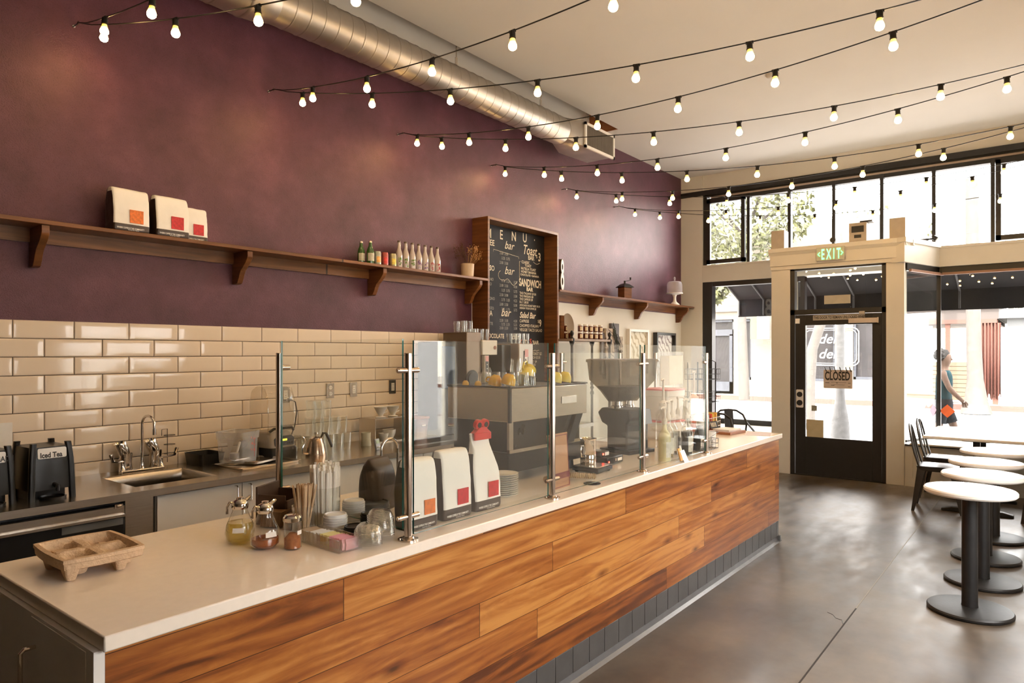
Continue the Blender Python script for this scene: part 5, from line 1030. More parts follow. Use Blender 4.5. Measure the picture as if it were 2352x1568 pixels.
# tap set and cups
t = thing('sink_tap', 'chrome gooseneck tap with two wing handles behind the basin', 'tap', (1.95,4.455,BZ))
b = B(); b.lathe([(.02,0),(.02,.01),(.013,.02),(.011,.06),(0,.06)], n=18); b.tube([(0,0,.03),(0,0,.295)]+[(0.012*(1-math.cos(a)),-.055+.055*math.cos(a),.295+.055*math.sin(a)) for a in [PI*k/12 for k in range(13)]]+[(.024,-.11,.26)], .0085, 12); b.cyl((.024,-.11,.27),(.024,-.11,.235),.012); obj('spout', b, 'chrome', t)
b = B(); b.box(-.13,.13,-.022,.022,.0,.022); obj('bar', b, 'chrome', t, bev=.006)
for s in (-1,1):
    b = B(); b.lathe([(.022,.02),(.016,.03),(.011,.055),(.013,.075),(.0,.085)], (s*.115,0,0), 16); b.tube([(s*.115,0,.078),(s*.15,-.02,.080),(s*.185,-.035,.090),(s*.195,-.038,.125),(s*.198,-.040,.135)], [.006,.006,.009,.012,.010], 8); obj('wing_handle', b, 'chrome', t)
for k, (x, y, w) in enumerate(((1.885,4.53,'left of the tap spout'),(2.065,4.53,'right of the tap spout'))):
    t = thing('steel_cup', 'steel cup with a second one tipped into it, '+w, 'cup', (x,y,BZ), 0, 'steel cups behind the tap'); b = B(); b.lathe([(0,0),(.038,0),(.040,.004),(.036,.06),(.040,.115),(.038,.115),(.034,.06),(0,.01)], n=24); obj('lower_cup', b, 'chrome', t)
    m = Matrix.Translation((0,0,.095)) @ Matrix.Rotation(-.38,4,'Y'); b = B(); b.lathe([(0,.0),(.030,.0),(.036,.03),(.037,.08),(.034,.095),(.030,.085),(0,.085)], n=24, M4=m); obj('upper_cup', b, 'chrome', t)
t = thing('wire_rack', 'thin wire ring holder on the tiles right of the tap', 'rack', (2.17,4.56,BZ)); b = B(); b.tube([(0,.03,.02),(0,.03,.24),(-.05,0,.24),(-.05,0,.20)], .002, 5)
for z in (.08,.14,.20): b.tube([(.035*math.cos(a),.0+.028*math.sin(a),z) for a in [2*PI*k/14 for k in range(14)]], .0018, 5, closed=True)
obj('wire', b, 'dark', t)
def pan(b, w, d, h, flare=.9, r=.02):
    b.loft([[(x,y,z) for x,y in rrect(w*k,d*k,r,3)] for z,k in ((h,1.04),(h+.002,1.04),(h,1.0),(.004,flare),(.0,flare),)], cap=False); b.bm.faces.new([b.bm.verts.new((x,y,.002)) for x,y in rrect(w*flare,d*flare,r,3)])
b = B(); pan(b,.17,.22,.075); o = solo('black_pan', b, 'blackp', 'shallow black plastic pan against the tiles left of the clear tub', 'pan', (2.35,4.45,BZ)); o.modifiers.new('th','SOLIDIFY').thickness = .003
t = thing('sheet_tray', 'large rimmed steel tray on the back counter under the clear tub', 'tray', (2.56,4.16,BZ), .04); b = B(); pan(b,.44,.32,.014,.97,.015); o = obj('tray', b, 'steel', t); o.modifiers.new('th','SOLIDIFY').thickness = .0015
b = B(); pan(b,.26,.20,.012,.97,.01); o = solo('small_tray', b, 'steel', 'smaller steel tray directly under the clear measuring tub', 'tray', (2.585,4.20,BZ+.016), .3); o.modifiers.new('th','SOLIDIFY').thickness = .0015
t = thing('measuring_tub', 'translucent square tub with red measuring marks holding a scoop', 'tub', (2.475,4.255,BZ+.020), .42); mtub = thin_glass('milky_tub', (.86,.86,.86), ior=1.45, rough=.2, haze=.30, hazecol=(.74,.74,.75))
b = B(); b.loft([[(x,y,z) for x,y in rrect(.20*k,.20*k,.02,4)] for z,k in ((.0,.86),(.004,.88),(.15,.95),(.152,1.0),(.198,1.03),(.200,1.10),(.203,1.10))], cap=False); b.bm.faces.new([b.bm.verts.new((x,y,.003)) for x,y in rrect(.172,.172,.02,4)]); obj('tub', b, mtub, t)
b = B(); 
for z, s in ((.155,'2L  2qt'),(.115,'1.5L'),(.075,'1L  1qt')): b.text(s, (.0,-.0985,z), (1,0,0), (0,.05,1), .016, sx=1.0, bold=.0005); b.box(.025,.055,-.0995,-.0985,z-.006,z-.004)
b.box(.038,.040,-.0995,-.0985,.03,.16); obj('marks', b, M('red_marks',(.6,.08,.06),.6), t)
b = B(); b.tube([(-.03,0,.02),(.05,.02,.12)], .008, 8); b.lathe([(.0,0),(.028,.01),(.03,.05),(.0,.05)], (-.035,0,.01), 14); obj('scoop', b, 'whitep', t)
# blender with cover
t = thing('bar_blender', 'beige and black bar blender under a clear sound cover by the tiles', 'blender', (2.80,4.36,BZ), .12)
b = B(); b.loft([[(x,y,z) for x,y in rrect(w,d,.03,3)] for z,w,d in ((0,.235,.27),(.07,.235,.27),(.08,.225,.26))]); obj('base', b, 'blackp', t)
b = B(); b.loft([[(x,y+o_,z) for x,y in rrect(w,d,.03,3)] for z,w,d,o_ in ((.08,.22,.25,0),(.13,.215,.245,.005),(.175,.20,.21,.02),(.185,.18,.19,.025))]); obj('housing', b, M('beige_blender',(.33,.29,.24),.4), t)
b = B(); b.prism([(-.08,.092),(.08,.092),(.085,.14),(.06,.16),(-.06,.16),(-.085,.14)], -.128,-.120,'Y',Matrix.Rotation(0,4,'X')); cp_ = obj('control_panel', b, M('grey_panel',(.06,.065,.075),.35), t); b = B(); b.box(-.03,.02,-.1305,-.128,.125,.138); obj('display', b, M('yellow_display',(.65,.60,.05),.4,emit=.3), cp_)
b = B()
for k in range(7): b.cyl((-.066+k*.022,-.1305,.108),(-.066+k*.022,-.128,.108),.007,n=10)
obj('buttons', b, 'dark', cp_)
b = B(); b.tube([(-.10,-.09,.19),(-.07,-.10,.21),(.09,-.10,.21),(.11,-.09,.19)], .010, 8); obj('handle', b, 'blackp', t)
mcov = thin_glass('blender_cover_plastic',(.93,.91,.87),ior=1.5,haze=.05)
b = B(); b.prism([(.11,.17),(.11,.40),(.09,.475),(.04,.505),(-.03,.505),(-.075,.47),(-.10,.38),(-.10,.19)], -.115,.115,'X'); obj('cover', b, mcov, t, bev=.015)
b = B(); b.tube([(-.115,-.06,.49),(-.115,-.09,.42),(-.115,-.10,.30),(-.115,-.095,.19)], .004, 6); b.tube([(.115,-.06,.49),(.115,-.09,.42),(.115,-.10,.30),(.115,-.095,.19)], .004, 6); obj('cover_edge', b, mcov, t)
b = B(); b.box(-.21,-.125,-.02,.10,0,.13); obj('side_motor', b, M('olive_grey',(.12,.11,.09),.5), t, bev=.01)
# outlets, cord
def outlet(x, label, pm, kind=0, z=1.295):
    t = thing('wall_outlet', label, 'outlet', (x, 4.596, z), 0, 'outlets on the tiles'); b = B(); b.box(-.037,.037,-.007,0,-.06,.06); obj('plate', b, pm, t, bev=.002)
    if kind == 0:
        for q in (-.025,.025): b = B(); b.cyl((0,-.007,q),(0,-.0095,q),.017,n=18); s_ = obj('socket', b, 'paper', t); b = B(); b.box(-.008,-.006,-.0105,-.0095,q-.004,q+.006); b.box(.006,.008,-.0105,-.0095,q-.004,q+.006); obj('slots', b, 'black', s_)
    else:
        b = B(); b.box(-.017,.017,-.0095,-.007,-.034,.034); s_ = obj('socket', b, 'paper', t); b = B()
        for q in (-.02,.016): b.box(-.007,-.005,-.0105,-.0095,q-.004,q+.006); b.box(.005,.007,-.0105,-.0095,q-.004,q+.006)
        b.box(-.006,.006,-.0105,-.0095,-.005,-.001); obj('slots', b, 'black', s_)
outlet(3.06, 'steel wall outlet with a black plug pushed in behind the kettle', 'steel', 1, 1.28); outlet(3.475, 'steel wall outlet with two round sockets', 'steel', 0); outlet(3.712, 'steel wall outlet with a rectangular socket beside the round one', 'steel', 1); outlet(4.145, 'dark wall outlet nearest the guard post', 'dark', 1, 1.30)
t = thing('power_cord', 'black plug and cord hanging from the outlet to the blender', 'cord', (3.075,4.586,1.245)); b = B(); b.box(-.018,.02,-.030,-.002,-.012,.012); obj('plug', b, 'blackp', t, bev=.004); b = B(); b.tube([(.01,-.025,0),(.045,-.035,-.02),(.055,-.04,-.09),(.03,-.05,-.2),(-.02,-.07,-.28),(-.05,-.10,-.36)], .0045, 8); obj('cord', b, 'blackp', t)
# kettles
def kettle(label, x, y, rz, s=1.0):
    t = thing('gooseneck_kettle', label, 'kettle', (x,y,BZ), rz, 'steel pouring kettles'); b = B(); b.lathe([(0,0),(.070*s,0),(.071*s,.004),(.066*s,.03),(.055*s,.085*s),(.045*s,.115*s),(.043*s,.12*s),(0,.122*s)], n=30); obj('body', b, M('copper_tinted_steel',(.50,.36,.27),.22,1.0), t)
    b = B(); b.lathe([(.044*s,.12*s),(.03*s,.132*s),(.008,.136*s),(.008,.142*s),(0,.143*s)], n=24); b.lathe([(.007,.142*s),(.016,.15*s),(.014,.16*s),(0,.163*s)], n=14); obj('lid', b, 'chrome', t)
    b = B(); b.tube([(-.06*s,0,.02),(-.10*s,0,.03),(-.105*s,0,.07*s),(-.08*s,0,.105*s),(-.10*s,0,.135*s),(-.115*s,0,.138*s)], [.010,.008,.006,.005,.0045,.004], 8); obj('spout', b, 'chrome', t)
    b = B(); b.tube([(.04*s,0,.115*s),(.06*s,0,.15*s),(.085*s,0,.145*s),(.11*s,0,.10*s),(.13*s,0,.055*s),(.13*s,0,.045*s)], [.006,.009,.010,.011,.010,.008], 8); obj('handle', b, 'blackp', t)
kettle('copper toned gooseneck kettle with a black handle before the stacked glasses', 3.03, 4.17, 0, 1.05); kettle('steel kettle half hidden behind the rear guard post', 2.975, 4.41, 1.57, .8)
# glasses pyramid
q = B(); q.lathe([(.031,0),(.036,.06),(.037,.125),(.0355,.127),(.012,.1275),(0,.1275)], n=18); q.lathe([(.029,.001),(.034,.06),(.035,.121),(0,.121)], n=18); GL = q.mesh('glass', [mt['tumbler']])
def gl(x, y, z, label, grp, s=1.0):
    o = bpy.data.objects.new('drinking_glass', GL); COL.objects.link(o); o.location = (x,y,z); o.scale = (s,s,s); tag(o, label, 'glass', grp)
for r, (n_, z, off) in enumerate(((5,0,0),(4,.128,.04),(2,.256,.05))):
    for c in range(n_):
        for row in range(2 if r else 3):
            gl(3.09+off+c*.079, 4.30+row*.082, BZ+z+.0005, 'upside down glass in the %s layer of the stacked glasses' % ['bottom','middle','top'][r], 'stacked glasses, %s layer' % ['bottom','middle','top'][r])
# dripper stand and neighbours
t = thing('dripper_stand', 'steel box shaped dripper stand on the back counter', 'stand', (3.90,4.42,BZ)); b = B(); b.box(-.19,.20,-.10,.10,.195,.203); b.box(-.19,-.182,-.10,.10,0,.195); b.box(.192,.20,-.10,.10,0,.195); b.box(-.182,.192,-.09,.10,0,.008); obj('frame', b, 'steel', t)
for x, w in ((3.83,'left'),(3.965,'right')):
    t = thing('coffee_dripper', 'white ceramic coffee dripper on the stand, the %s one' % w, 'dripper', (x,4.39,BZ+.204), 0, 'white coffee drippers'); b = B(); b.lathe([(.042,0),(.044,.004),(.020,.010),(.020,.018),(.055,.085),(.058,.088),(.054,.085),(.016,.02),(0,.02)], n=26); obj('cone', b, 'whitep', t); b = B(); b.tube([(.04,0,.06),(.07,0,.065),(.075,0,.045),(.03,0,.03)], .004, 6); obj('handle', b, 'whitep', t)
for x, y, s, w in ((3.87,4.40,.8,'smaller white bowl under the dripper stand'),(3.95,4.42,1.1,'larger white bowl under the dripper stand')):
    b = B(); b.lathe([(0,0),(.028*s,0),(.030*s,.006),(.048*s,.045*s),(.052*s,.075*s),(.050*s,.075*s),(.044*s,.045*s),(0,.01)], n=26); solo('white_bowl', b, 'whitep', w, 'bowl', (x,y,BZ+.0085))
b = B(); b.lathe([(0,0),(.040,0),(.042,.005),(.036,.06),(.038,.105),(.035,.105),(.033,.06),(0,.01)], n=22); solo('cream_jug', b, 'cream', 'cream coloured glass jug left of the dripper stand', 'jug', (3.60,4.30,BZ))
t = thing('kitchen_timer', 'small grey digital timer on the counter before the dripper stand', 'timer', (3.50,4.04,BZ), .3); b = B(); b.box(-.03,.03,-.008,.008,0,.085,Matrix.Rotation(-.2,4,'X')); obj('case', b, M('grey_timer_case',(.30,.31,.34),.35), t, bev=.004); b = B(); b.box(-.022,.022,-.011,-.009,.048,.075,Matrix.Rotation(-.2,4,'X')); obj('screen', b, M('green_screen',(.30,.38,.22),.3), t); b = B()
for k in range(3): b.cyl((-.018+k*.018,-.008-.0,.024),(-.018+k*.018,-.013,.024),.005,n=10)
obj('buttons', b, 'whitep', t)
t = thing('brown_tub', 'brown translucent tub with an orange lid right of the dripper stand', 'tub', (4.245,4.42,BZ), .1); b = B(); b.loft([[(x,y,z) for x,y in rrect(.18*k,.20*k,.02,3)] for z,k in ((0,.85),(.15,.98),(.16,1.0))]); obj('tub', b, M('brown_tub_plastic',(.17,.07,.04),.3,var=.15), t); b = B(); b.loft([[(x,y,z) for x,y in rrect(.19,.21,.02,3)] for z in (.161,.178)]); obj('lid', b, M('orange_brown_lid',(.34,.13,.06),.5), t, bev=.003); obj('label', B().box(-.02,.03,-.105,-.099,.10,.112), 'paper', t)
# blue fronted machine, brewers
t = thing('tap_machine', 'tall dark drink machine with a blue front panel by the last outlet', 'drink machine', (4.56,4.40,BZ)); b = B(); b.box(-.13,.07,-.12,.17,0,.84); obj('body', b, M('dark_grey_machine',(.05,.05,.055),.4), t, bev=.006); b = B(); b.box(-.115,.055,-.126,-.121,.42,.80); obj('front_panel', b, M('blue_panel',(.05,.085,.16),.2), t, bev=.002)
t = thing('coffee_brewer', 'tall steel coffee brewer with a white head and round badge', 'coffee brewer', (4.96,4.31,BZ))
b = B(); b.box(-.26,-.06,-.10,.20,.10,.93); obj('column', b, M('brown_steel_side',(.22,.17,.13),.45,.7), t, bev=.006); b = B(); b.box(-.06,.16,-.12,.20,.72,.86); obj('head', b, M('off_white_enamel',(.60,.57,.50),.35), t, bev=.006)
b = B(); b.box(-.04,.02,-.13,-.10,.30,.715); hc = obj('control_column', b, M('off_white_enamel',(.60,.57,.50),.35), t); b = B(); b.box(-.030,.012,-.133,-.1305,.40,.66); pn = obj('switch_panel', b, 'black', hc, bev=.001); b = B(); b.box(-.03,.012,-.136,-.1335,.66,.71); obj('pink_note', b, M('pink_note',(.70,.38,.38),.7), hc)
b = B()
for k in range(6): b.cyl((-.009,-.1335,.44+k*.038),(-.009,-.1355,.44+k*.038),.006,n=8)
obj('switches', b, 'whitep', pn)
b = B(); b.cyl((.12,-.121,.79),(.12,-.126,.79),.018); obj('badge', b, M('brown_badge',(.25,.10,.06),.4), t)
b = B(); b.box(-.25,.16,-.12,.20,0,.10); obj('base', b, 'steel', t, bev=.004)
b = B(); b.lathe([(.075,0),(.085,.004),(.085,.010),(.062,.012),(.06,.018),(.0,.02)], (-.235,-.14,.50), 28, Matrix.Rotation(PI/2,4,'X')); obj('round_badge', b, 'dark', t)
t = thing('glass_carafe', 'dark glass coffee carafe standing in the brewer with a wooden collar', 'carafe', (5.06,4.28,BZ+.101)); b = B(); b.lathe([(0,0),(.065,0),(.07,.02),(.07,.16),(.05,.19)], n=24); obj('lower_body', b, M('walnut_collar',(.30,.13,.05),.4), t); b = B(); b.lathe([(.05,.19),(.075,.25),(.078,.38),(.06,.47),(.05,.50),(0,.50)], n=24); obj('glass', b, M('dark_carafe',(.03,.03,.035),.06), t)
t = thing('hot_water_tower', 'white fronted hot water tower with an L and E switch before the menu board', 'water boiler', (5.40,4.18,BZ)); b = B(); b.box(-.10,.12,-.11,.18,0,.83); obj('body', b, M('tan_steel_side',(.36,.27,.21),.35,.6), t, bev=.004); b = B(); b.box(-.10,.12,-.118,-.111,.35,.828); fp = obj('front_panel', b, M('pale_grey_enamel',(.55,.55,.54),.35), t, bev=.002)
b = B(); b.box(-.035,.040,-.122,-.1185,.45,.76); sp_ = obj('switch_plate', b, 'black', fp, bev=.002); b = B(); b.box(-.022,.026,-.125,-.1225,.50,.72); obj('switch_inlay', b, 'whitep', sp_); b = B(); b.text('L', (-.018,-.1255,.62), (1,0,0), (0,0,1), .085, bold=.004); b.text('E', (-.018,-.1255,.53), (1,0,0), (0,0,1), .075, bold=.003); obj('lettering', b, 'black', sp_)
b = B(); b.box(-.02,.035,-.127,-.1245,.70,.775); obj('pink_note', b, M('pink_note',(.70,.38,.38),.7), sp_)
t = thing('dark_cabinet_unit', 'dark square appliance between the brewer and the hot water tower', 'appliance', (5.21,4.26,BZ)); b = B(); b.box(-.06,.08,-.10,.10,0,.82); obj('body', b, 'black', t, bev=.004)
for k in range(9): gl(4.74+(k%5)*.078+(.03 if k > 4 else 0)*1.0, 4.28+(k//5)*.12, BZ+(.931 if (4.74+(k%5)*.078+(.03 if k>4 else 0)) < 4.88 else .861), 'upside down glass on the coffee brewer top', 'glasses on the coffee brewer', .85)
for k in range(6): gl(5.345+(k%3)*.072, 4.12+(k//3)*.1, BZ+.831, 'upside down glass on the hot water tower', 'glasses on the hot water tower', .8)
# ================================================================== TABLES AND CHAIRS
mt['tabletop'] = M('white_laminate_top', (.80,.77,.72), .2, var=.01, scale=3)
def bistro(label, x, y, first=None):
    if first: return dup(first, (x,y,0), first.rotation_euler.z+.6, label)
    t = thing('bistro_table', label, 'table', (x,y,0), 0, 'round white bistro tables in a row')
    b = B(); b.lathe([(0,.722),(.205,.722),(.238,.728),(.247,.738),(.247,.752),(.240,.760),(.228,.762),(0,.762)], n=64); obj('tabletop', b, 'tabletop', t)
    b = B(); b.lathe([(.047,.028),(.0435,.05),(.0435,.70),(.06,.712),(.06,.722),(0,.722)], n=32); obj('column', b, 'dark', t)
    b = B(); b.lathe([(0,0),(.222,0),(.230,.006),(.231,.018),(.224,.027),(.208,.030),(.06,.036),(.0,.036)], n=64); obj('base', b, 'dark', t)
    return t
b0 = bistro('round white bistro table nearest the camera', 5.10,.395); bistro('round white bistro table, second in the row from the camera', 5.79,.375,b0); bistro('round white bistro table, third in the row from the camera', 6.47,.398,b0); bistro('round white bistro table, farthest of the row', 7.20,.385,b0)
t = thing('dining_table', 'rectangular white table under the street window beyond the round tables', 'table', (8.60,.42,0))
b = B(); b.box(-.58,.62,-.58,.60,.735,.765); obj('tabletop', b, 'tabletop', t, bev=.008)
for x in (-.36,.42):
    b = B(); b.box(x-.03,x+.03,.13,.19,.05,.735); b.box(x-.06,x+.06,.05,.28,.715,.735); obj('column', b, 'dark', t, bev=.004)
    b = B(); b.prism([(-.14,.0),(-.14,.025),(-.05,.045),(.37,.045),(.46,.025),(.46,0)], x-.035, x+.035, 'X'); obj('foot', b, 'dark', t, bev=.006)
gun = M('gunmetal_chair_paint', (.085,.08,.078), .3, .8, var=.1)
def chair(label, x, y, rz, first=None):
    if first: return dup(first, (x,y,0), rz, label)
    t = thing('metal_chair', label, 'chair', (x,y,0), rz, 'gunmetal bistro chairs')   # faces -y, back at +y
    b = B(); b.loft([[(px,py,z) for px,py in rrect(w,w*.98,.05,5)] for z,w in ((.405,.345),(.435,.37),(.450,.37),(.455,.35),(.452,.30))]); obj('seat', b, gun, t)
    for sx_ in (-1,1):
        for sy_ in (-1,1):
            b = B(); tp, bt = Vector((sx_*.150,sy_*.150,.44)), Vector((sx_*.205,sy_*.215,0))
            b.loft([[(p.x+a*w*sx_, p.y+c*w*sy_, p.z) for a,c in ((-.7,.3),(.3,.3),(.3,-.7),(.1,-.7),(.05,.05),(-.7,.1))] for p,w in ((tp,.075),(tp.lerp(bt,.5),.05),(bt,.028))]); obj('leg', b, gun, t)
    b = B(); pts = [(-.165,.155,.44),(-.172,.195,.58),(-.165,.225,.72),(-.13,.243,.815),(-.06,.252,.855),(0,.254,.862),(.06,.252,.855),(.13,.243,.815),(.165,.225,.72),(.172,.195,.58),(.165,.155,.44)]; b.tube(pts, .0105, 8); obj('back_frame', b, gun, t)
    for s in (-1,1):
        b = B(); b.tube([(s*.05,.172,.45),(s*.075,.21,.62),(s*.07,.236,.76),(s*.03,.252,.853)], .0075, 8); obj('back_rod', b, gun, t)
    return t
c0 = chair('gunmetal metal chair at the near left corner of the rectangular table', 8.22,.905,.05)
chair('gunmetal metal chair behind the first on the left side of the table', 8.95,.93,-.03,c0)
chair('gunmetal metal chair at the near right corner of the rectangular table', 8.20,-.02,PI-.1,c0); chair('gunmetal metal chair at the far right side of the table', 8.95,-.05,PI,c0)
def armchair(label, x, y, rz, first=None):
    if first: return dup(first, (x,y,0), rz, label)
    t = thing('cafe_armchair', label, 'chair', (x,y,0), rz, 'dark cafe armchairs beyond the counter')
    b = B(); b.loft([[(px,py,z) for px,py in rrect(w,w,.07,5)] for z,w in ((.44,.40),(.455,.42),(.465,.40))]); obj('seat', b, 'dark', t)
    for sx_ in (-1,1):
        b = B(); b.tube([(sx_*.20,-.20,0),(sx_*.19,-.17,.64),(sx_*.20,-.05,.67),(sx_*.19,.14,.74)], .012, 8); obj('leg', b, 'dark', t)
        b = B(); b.tube([(sx_*.20,.20,0),(sx_*.17,.18,.45),(sx_*.19,.14,.74)], .012, 8); obj('leg', b, 'dark', t)
    b = B(); b.tube([(-.19,.14,.74),(-.17,.22,.83),(-.10,.255,.88),(0,.262,.89),(.10,.255,.88),(.17,.22,.83),(.19,.14,.74)], .013, 8); obj('back_frame', b, 'dark', t)
    b = B(); b.loft([[(x0_,.262-.08*k-abs(x0_)*.2,z) for x0_,k in ((-.055,k),(.055,k),(.055,k+.1),(-.055,k+.1))] for z,k in ((.885,0.0),(.70,.35),(.47,.9))]); obj('splat', b, 'dark', t)
    return t
a0 = armchair('dark cafe armchair beyond the counter end, nearer the wooden board', 7.62,3.02,-1.2); armchair('dark cafe armchair beyond the counter end, nearer the street window', 8.25,3.02,-.9,a0)
t = thing('merchandise_rack', 'tall black wire rack of baskets behind the counter end by the left window', 'rack', (7.02,2.93,0)); b = B()
for sx_ in (-.13,.13):
    for sy_ in (-.10,.10): b.tube([(sx_,sy_,0),(sx_,sy_,1.50)], .007, 6)
b.tube([(-.13,-.10,1.5),(0,0,1.58),(.13,-.10,1.5)], .004, 6); obj('frame', b, 'black', t)
for z in (.45,.80,1.08,1.32):
    b = B(); wire_box(b, -.16,.16,-.14,.12,z,z+.11,6,5,2,.0022); obj('basket', b, 'black', t)
# things on top of the entry box, exit sign, door signs
TB = 2.986
t = thing('box_speaker', 'beige box speaker on the left corner of the entry box', 'speaker', (9.50,2.87,TB)); b = B(); b.box(-.09,.10,-.085,.085,0,.245); obj('body', b, M('beige_speaker',(.42,.36,.29),.6), t, bev=.004)
t = thing('box_speaker', 'beige box speaker on the right corner of the entry box', 'speaker', (9.50,1.46,TB)); b = B(); b.box(-.09,.10,-.085,.085,0,.245); obj('body', b, M('beige_speaker',(.42,.36,.29),.6), t, bev=.004)
t = thing('emergency_light_unit', 'beige emergency unit with a dark display on the entry box', 'emergency light', (9.50,1.90,TB)); b = B(); b.box(-.07,.09,-.10,.10,0,.24); obj('body', b, M('beige_speaker',(.42,.36,.29),.6), t, bev=.004); b = B(); b.box(-.074,-.071,-.07,.07,.12,.20); obj('display', b, 'dark', t); b = B(); b.box(-.074,-.071,-.04,.04,.05,.09); obj('label', b, 'dark', t); b = B(); b.box(-.05,.1,-.16,-.02,.245,.262); obj('top_cap', b, 'dark', t)
t = thing('spot_lamp', 'small black spot lamp on the entry box left of the emergency unit', 'lamp', (9.46,2.19,TB)); b = B(); b.cyl((0,0,0),(0,0,.03),.03,.012); b.cyl((-.03,0,.055),(.04,0,.05),.035,.03); obj('head', b, 'black', t)
t = thing('floodlight_heads', 'small grey lamp arm on the crown right of the entry box', 'lamp', (9.95,1.24,TB)); b = B(); b.box(-.03,.03,-.04,.04,0,.03); b.cyl((0,-.1,.03),(0,.1,.03),.012); b.cyl((0,-.13,.02),(0,-.09,.05),.03); obj('head', b, 'dark', t)
t = thing('exit_sign', 'EXIT sign in glowing green letters above the door', 'sign', (9.36,2.20,2.858)); b = B(); b.box(-.012,.0,-.165,.165,-.085,.085); obj('plate', b, M('clear_grey_plate',(.42,.40,.34),.25), t, bev=.002)
gr = M('green_exit_letters', (.10,1.0,.16), .4, emit=.75); b = B(); b.text('E X I T', (-.0135,.108,-.066), (0,-1,0), (0,0,1), .185, sx=.43, bold=.003); obj('lettering', b, gr, t)
b = B()
for s in (-1,1): b.tube([(-.014,s*.125,.025),(-.014,s*.148,0),(-.014,s*.125,-.025)], .006, 5)
obj('arrows', b, gr, t)
t = thing('closed_sign', 'CLOSED sign board hanging inside the door glass', 'sign', (XD-.012,2.135,1.265)); b = B(); b.prism(rrect(.34,.235,.01,3), -.006, 0, 'X'); obj('board', b, M('pinkish_board',(.50,.42,.37),.6), t)
b = B(); b.text('CLOSED', (-.0065,.155,-.01), (0,-1,0), (0,0,1), .15, sx=.535, bold=.004)
for y0_, z0_, w_ in ((.15,-.045,.05),(.02,-.045,.02),(-.12,-.045,.03),(.08,-.075,.04),(-.12,-.09,.03)): b.box(-.0075,-.0065,y0_-w_,y0_,z0_-.006,z0_)
b.box(-.0075,-.0065,-.10,.08,-.044,-.041); b.box(-.0075,-.0065,-.08,.05,-.074,-.071); obj('lettering', b, 'black', t)
for k, y_ in enumerate((.145,.09,.035,-.03,-.10,-.145)): b = B(); b.tube([(-.008,y_-.012,.095),(-.010,y_,.125),(-.008,y_+.008,.155)], .006, 6); obj('hanging_clip', b, 'black', t)
solo('notice_sticker', B().box(-.004,0,-.105,.105,-.115,.115), M('aged_cream_sticker',(.45,.38,.24),.6,var=.06), 'aged cream square sticker low on the door glass', 'sticker', (XD+.008,2.415,.615))
solo('notice_sticker', B().box(-.003,0,-.033,.033,-.035,.035), M('olive_sticker',(.22,.22,.17),.6,var=.3,scale=60), 'small olive square sticker above the cream one on the door glass', 'sticker', (XD+.008,2.425,.88))
solo('transom_plate', B().box(-.004,0,-.155,.155,-.055,.055), M('cream_plate',(.42,.38,.31),.6), 'blank cream plate in the transom glass over the door', 'plate', (XD+.008,2.148,2.283))
def diamond(label, c, loc, rz):
    b = B(); b.prism([(-.085,0),(0,-.085),(.085,0),(0,.085)], -.002, 0, 'X'); solo('diamond_sticker', b, c, label, 'sticker', loc, rz)
diamond('orange diamond sticker on the main window right of the corner mullion', M('orange_sticker',(.80,.15,.04),.5), (XG-.006,1.035,.86), 0)
diamond('violet diamond sticker on the return glass left of the corner mullion', M('violet_sticker',(.22,.12,.20),.5), (10.06,1.165,.88), ang+PI/2)
# ================================================================== STREET
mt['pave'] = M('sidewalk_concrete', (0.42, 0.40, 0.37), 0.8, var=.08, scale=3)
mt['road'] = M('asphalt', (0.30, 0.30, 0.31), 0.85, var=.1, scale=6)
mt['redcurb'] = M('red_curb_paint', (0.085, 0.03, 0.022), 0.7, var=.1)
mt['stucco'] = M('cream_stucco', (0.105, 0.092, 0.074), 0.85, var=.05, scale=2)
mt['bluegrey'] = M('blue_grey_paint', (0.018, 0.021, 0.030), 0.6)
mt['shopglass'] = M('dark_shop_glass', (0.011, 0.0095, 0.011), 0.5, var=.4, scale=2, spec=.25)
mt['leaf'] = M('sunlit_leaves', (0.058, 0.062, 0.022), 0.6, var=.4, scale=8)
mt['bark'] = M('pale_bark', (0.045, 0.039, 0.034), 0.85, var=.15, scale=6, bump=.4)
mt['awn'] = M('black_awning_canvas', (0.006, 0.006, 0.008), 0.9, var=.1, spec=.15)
struct('sidewalk', B().box(10.3, 13.6, -30, 40, -.24, -.1), 'pave')
struct('road', B().box(13.6, 26.1, -30, 40, -.35, -.22), 'road')
struct('curb', B().box(13.45, 13.6, -30, 40, -.24, -.09), 'redcurb')
struct('curb', B().box(26.1, 26.35, -30, 40, -.34, -.05), 'redcurb')
struct('sidewalk', B().box(26.35, 60, -30, 40, -.3, -.06), 'pave')
# awning over the shop front
def awning(name, y0, y1, x1, ztop, zbot, label, seams):
    t = thing(name, label, 'awning', (10.42, (y0+y1)/2, 2.2), group=None); h = (y1-y0)/2; D = x1-10.42
    b = B(); b.prism([(0, ztop-2.2), (D, zbot-2.2), (D, zbot-2.2-.3), (D-.012, zbot-2.2-.3), (D-.012, zbot-2.2-.012), (0, ztop-2.2-.014)], -h, h, 'Y'); obj('canopy', b, 'awn', t)
    b = B()
    for y in seams:
        yy = y-(y0+y1)/2; b.tube([(0.0, yy, ztop-2.2-.03), (D-.03, yy, zbot-2.2-.03), (D-.03, yy, zbot-2.2-.28)], .014, 6)
    obj('frame_tube', b, M('grey_awning_tube', (0.02,.02,.024), .7), t)
awning('shop_awning', -1.2, 1.75, 11.42, 2.86, 2.50, 'black canvas awning outside the right shop window, seen from below', [-.9, .05, 1.0, 1.7])
awning('shop_awning', 1.78, 4.12, 11.42, 2.86, 2.50, 'black canvas awning outside the door and left shop window', [1.85, 2.35, 2.9, 3.7, 4.1])
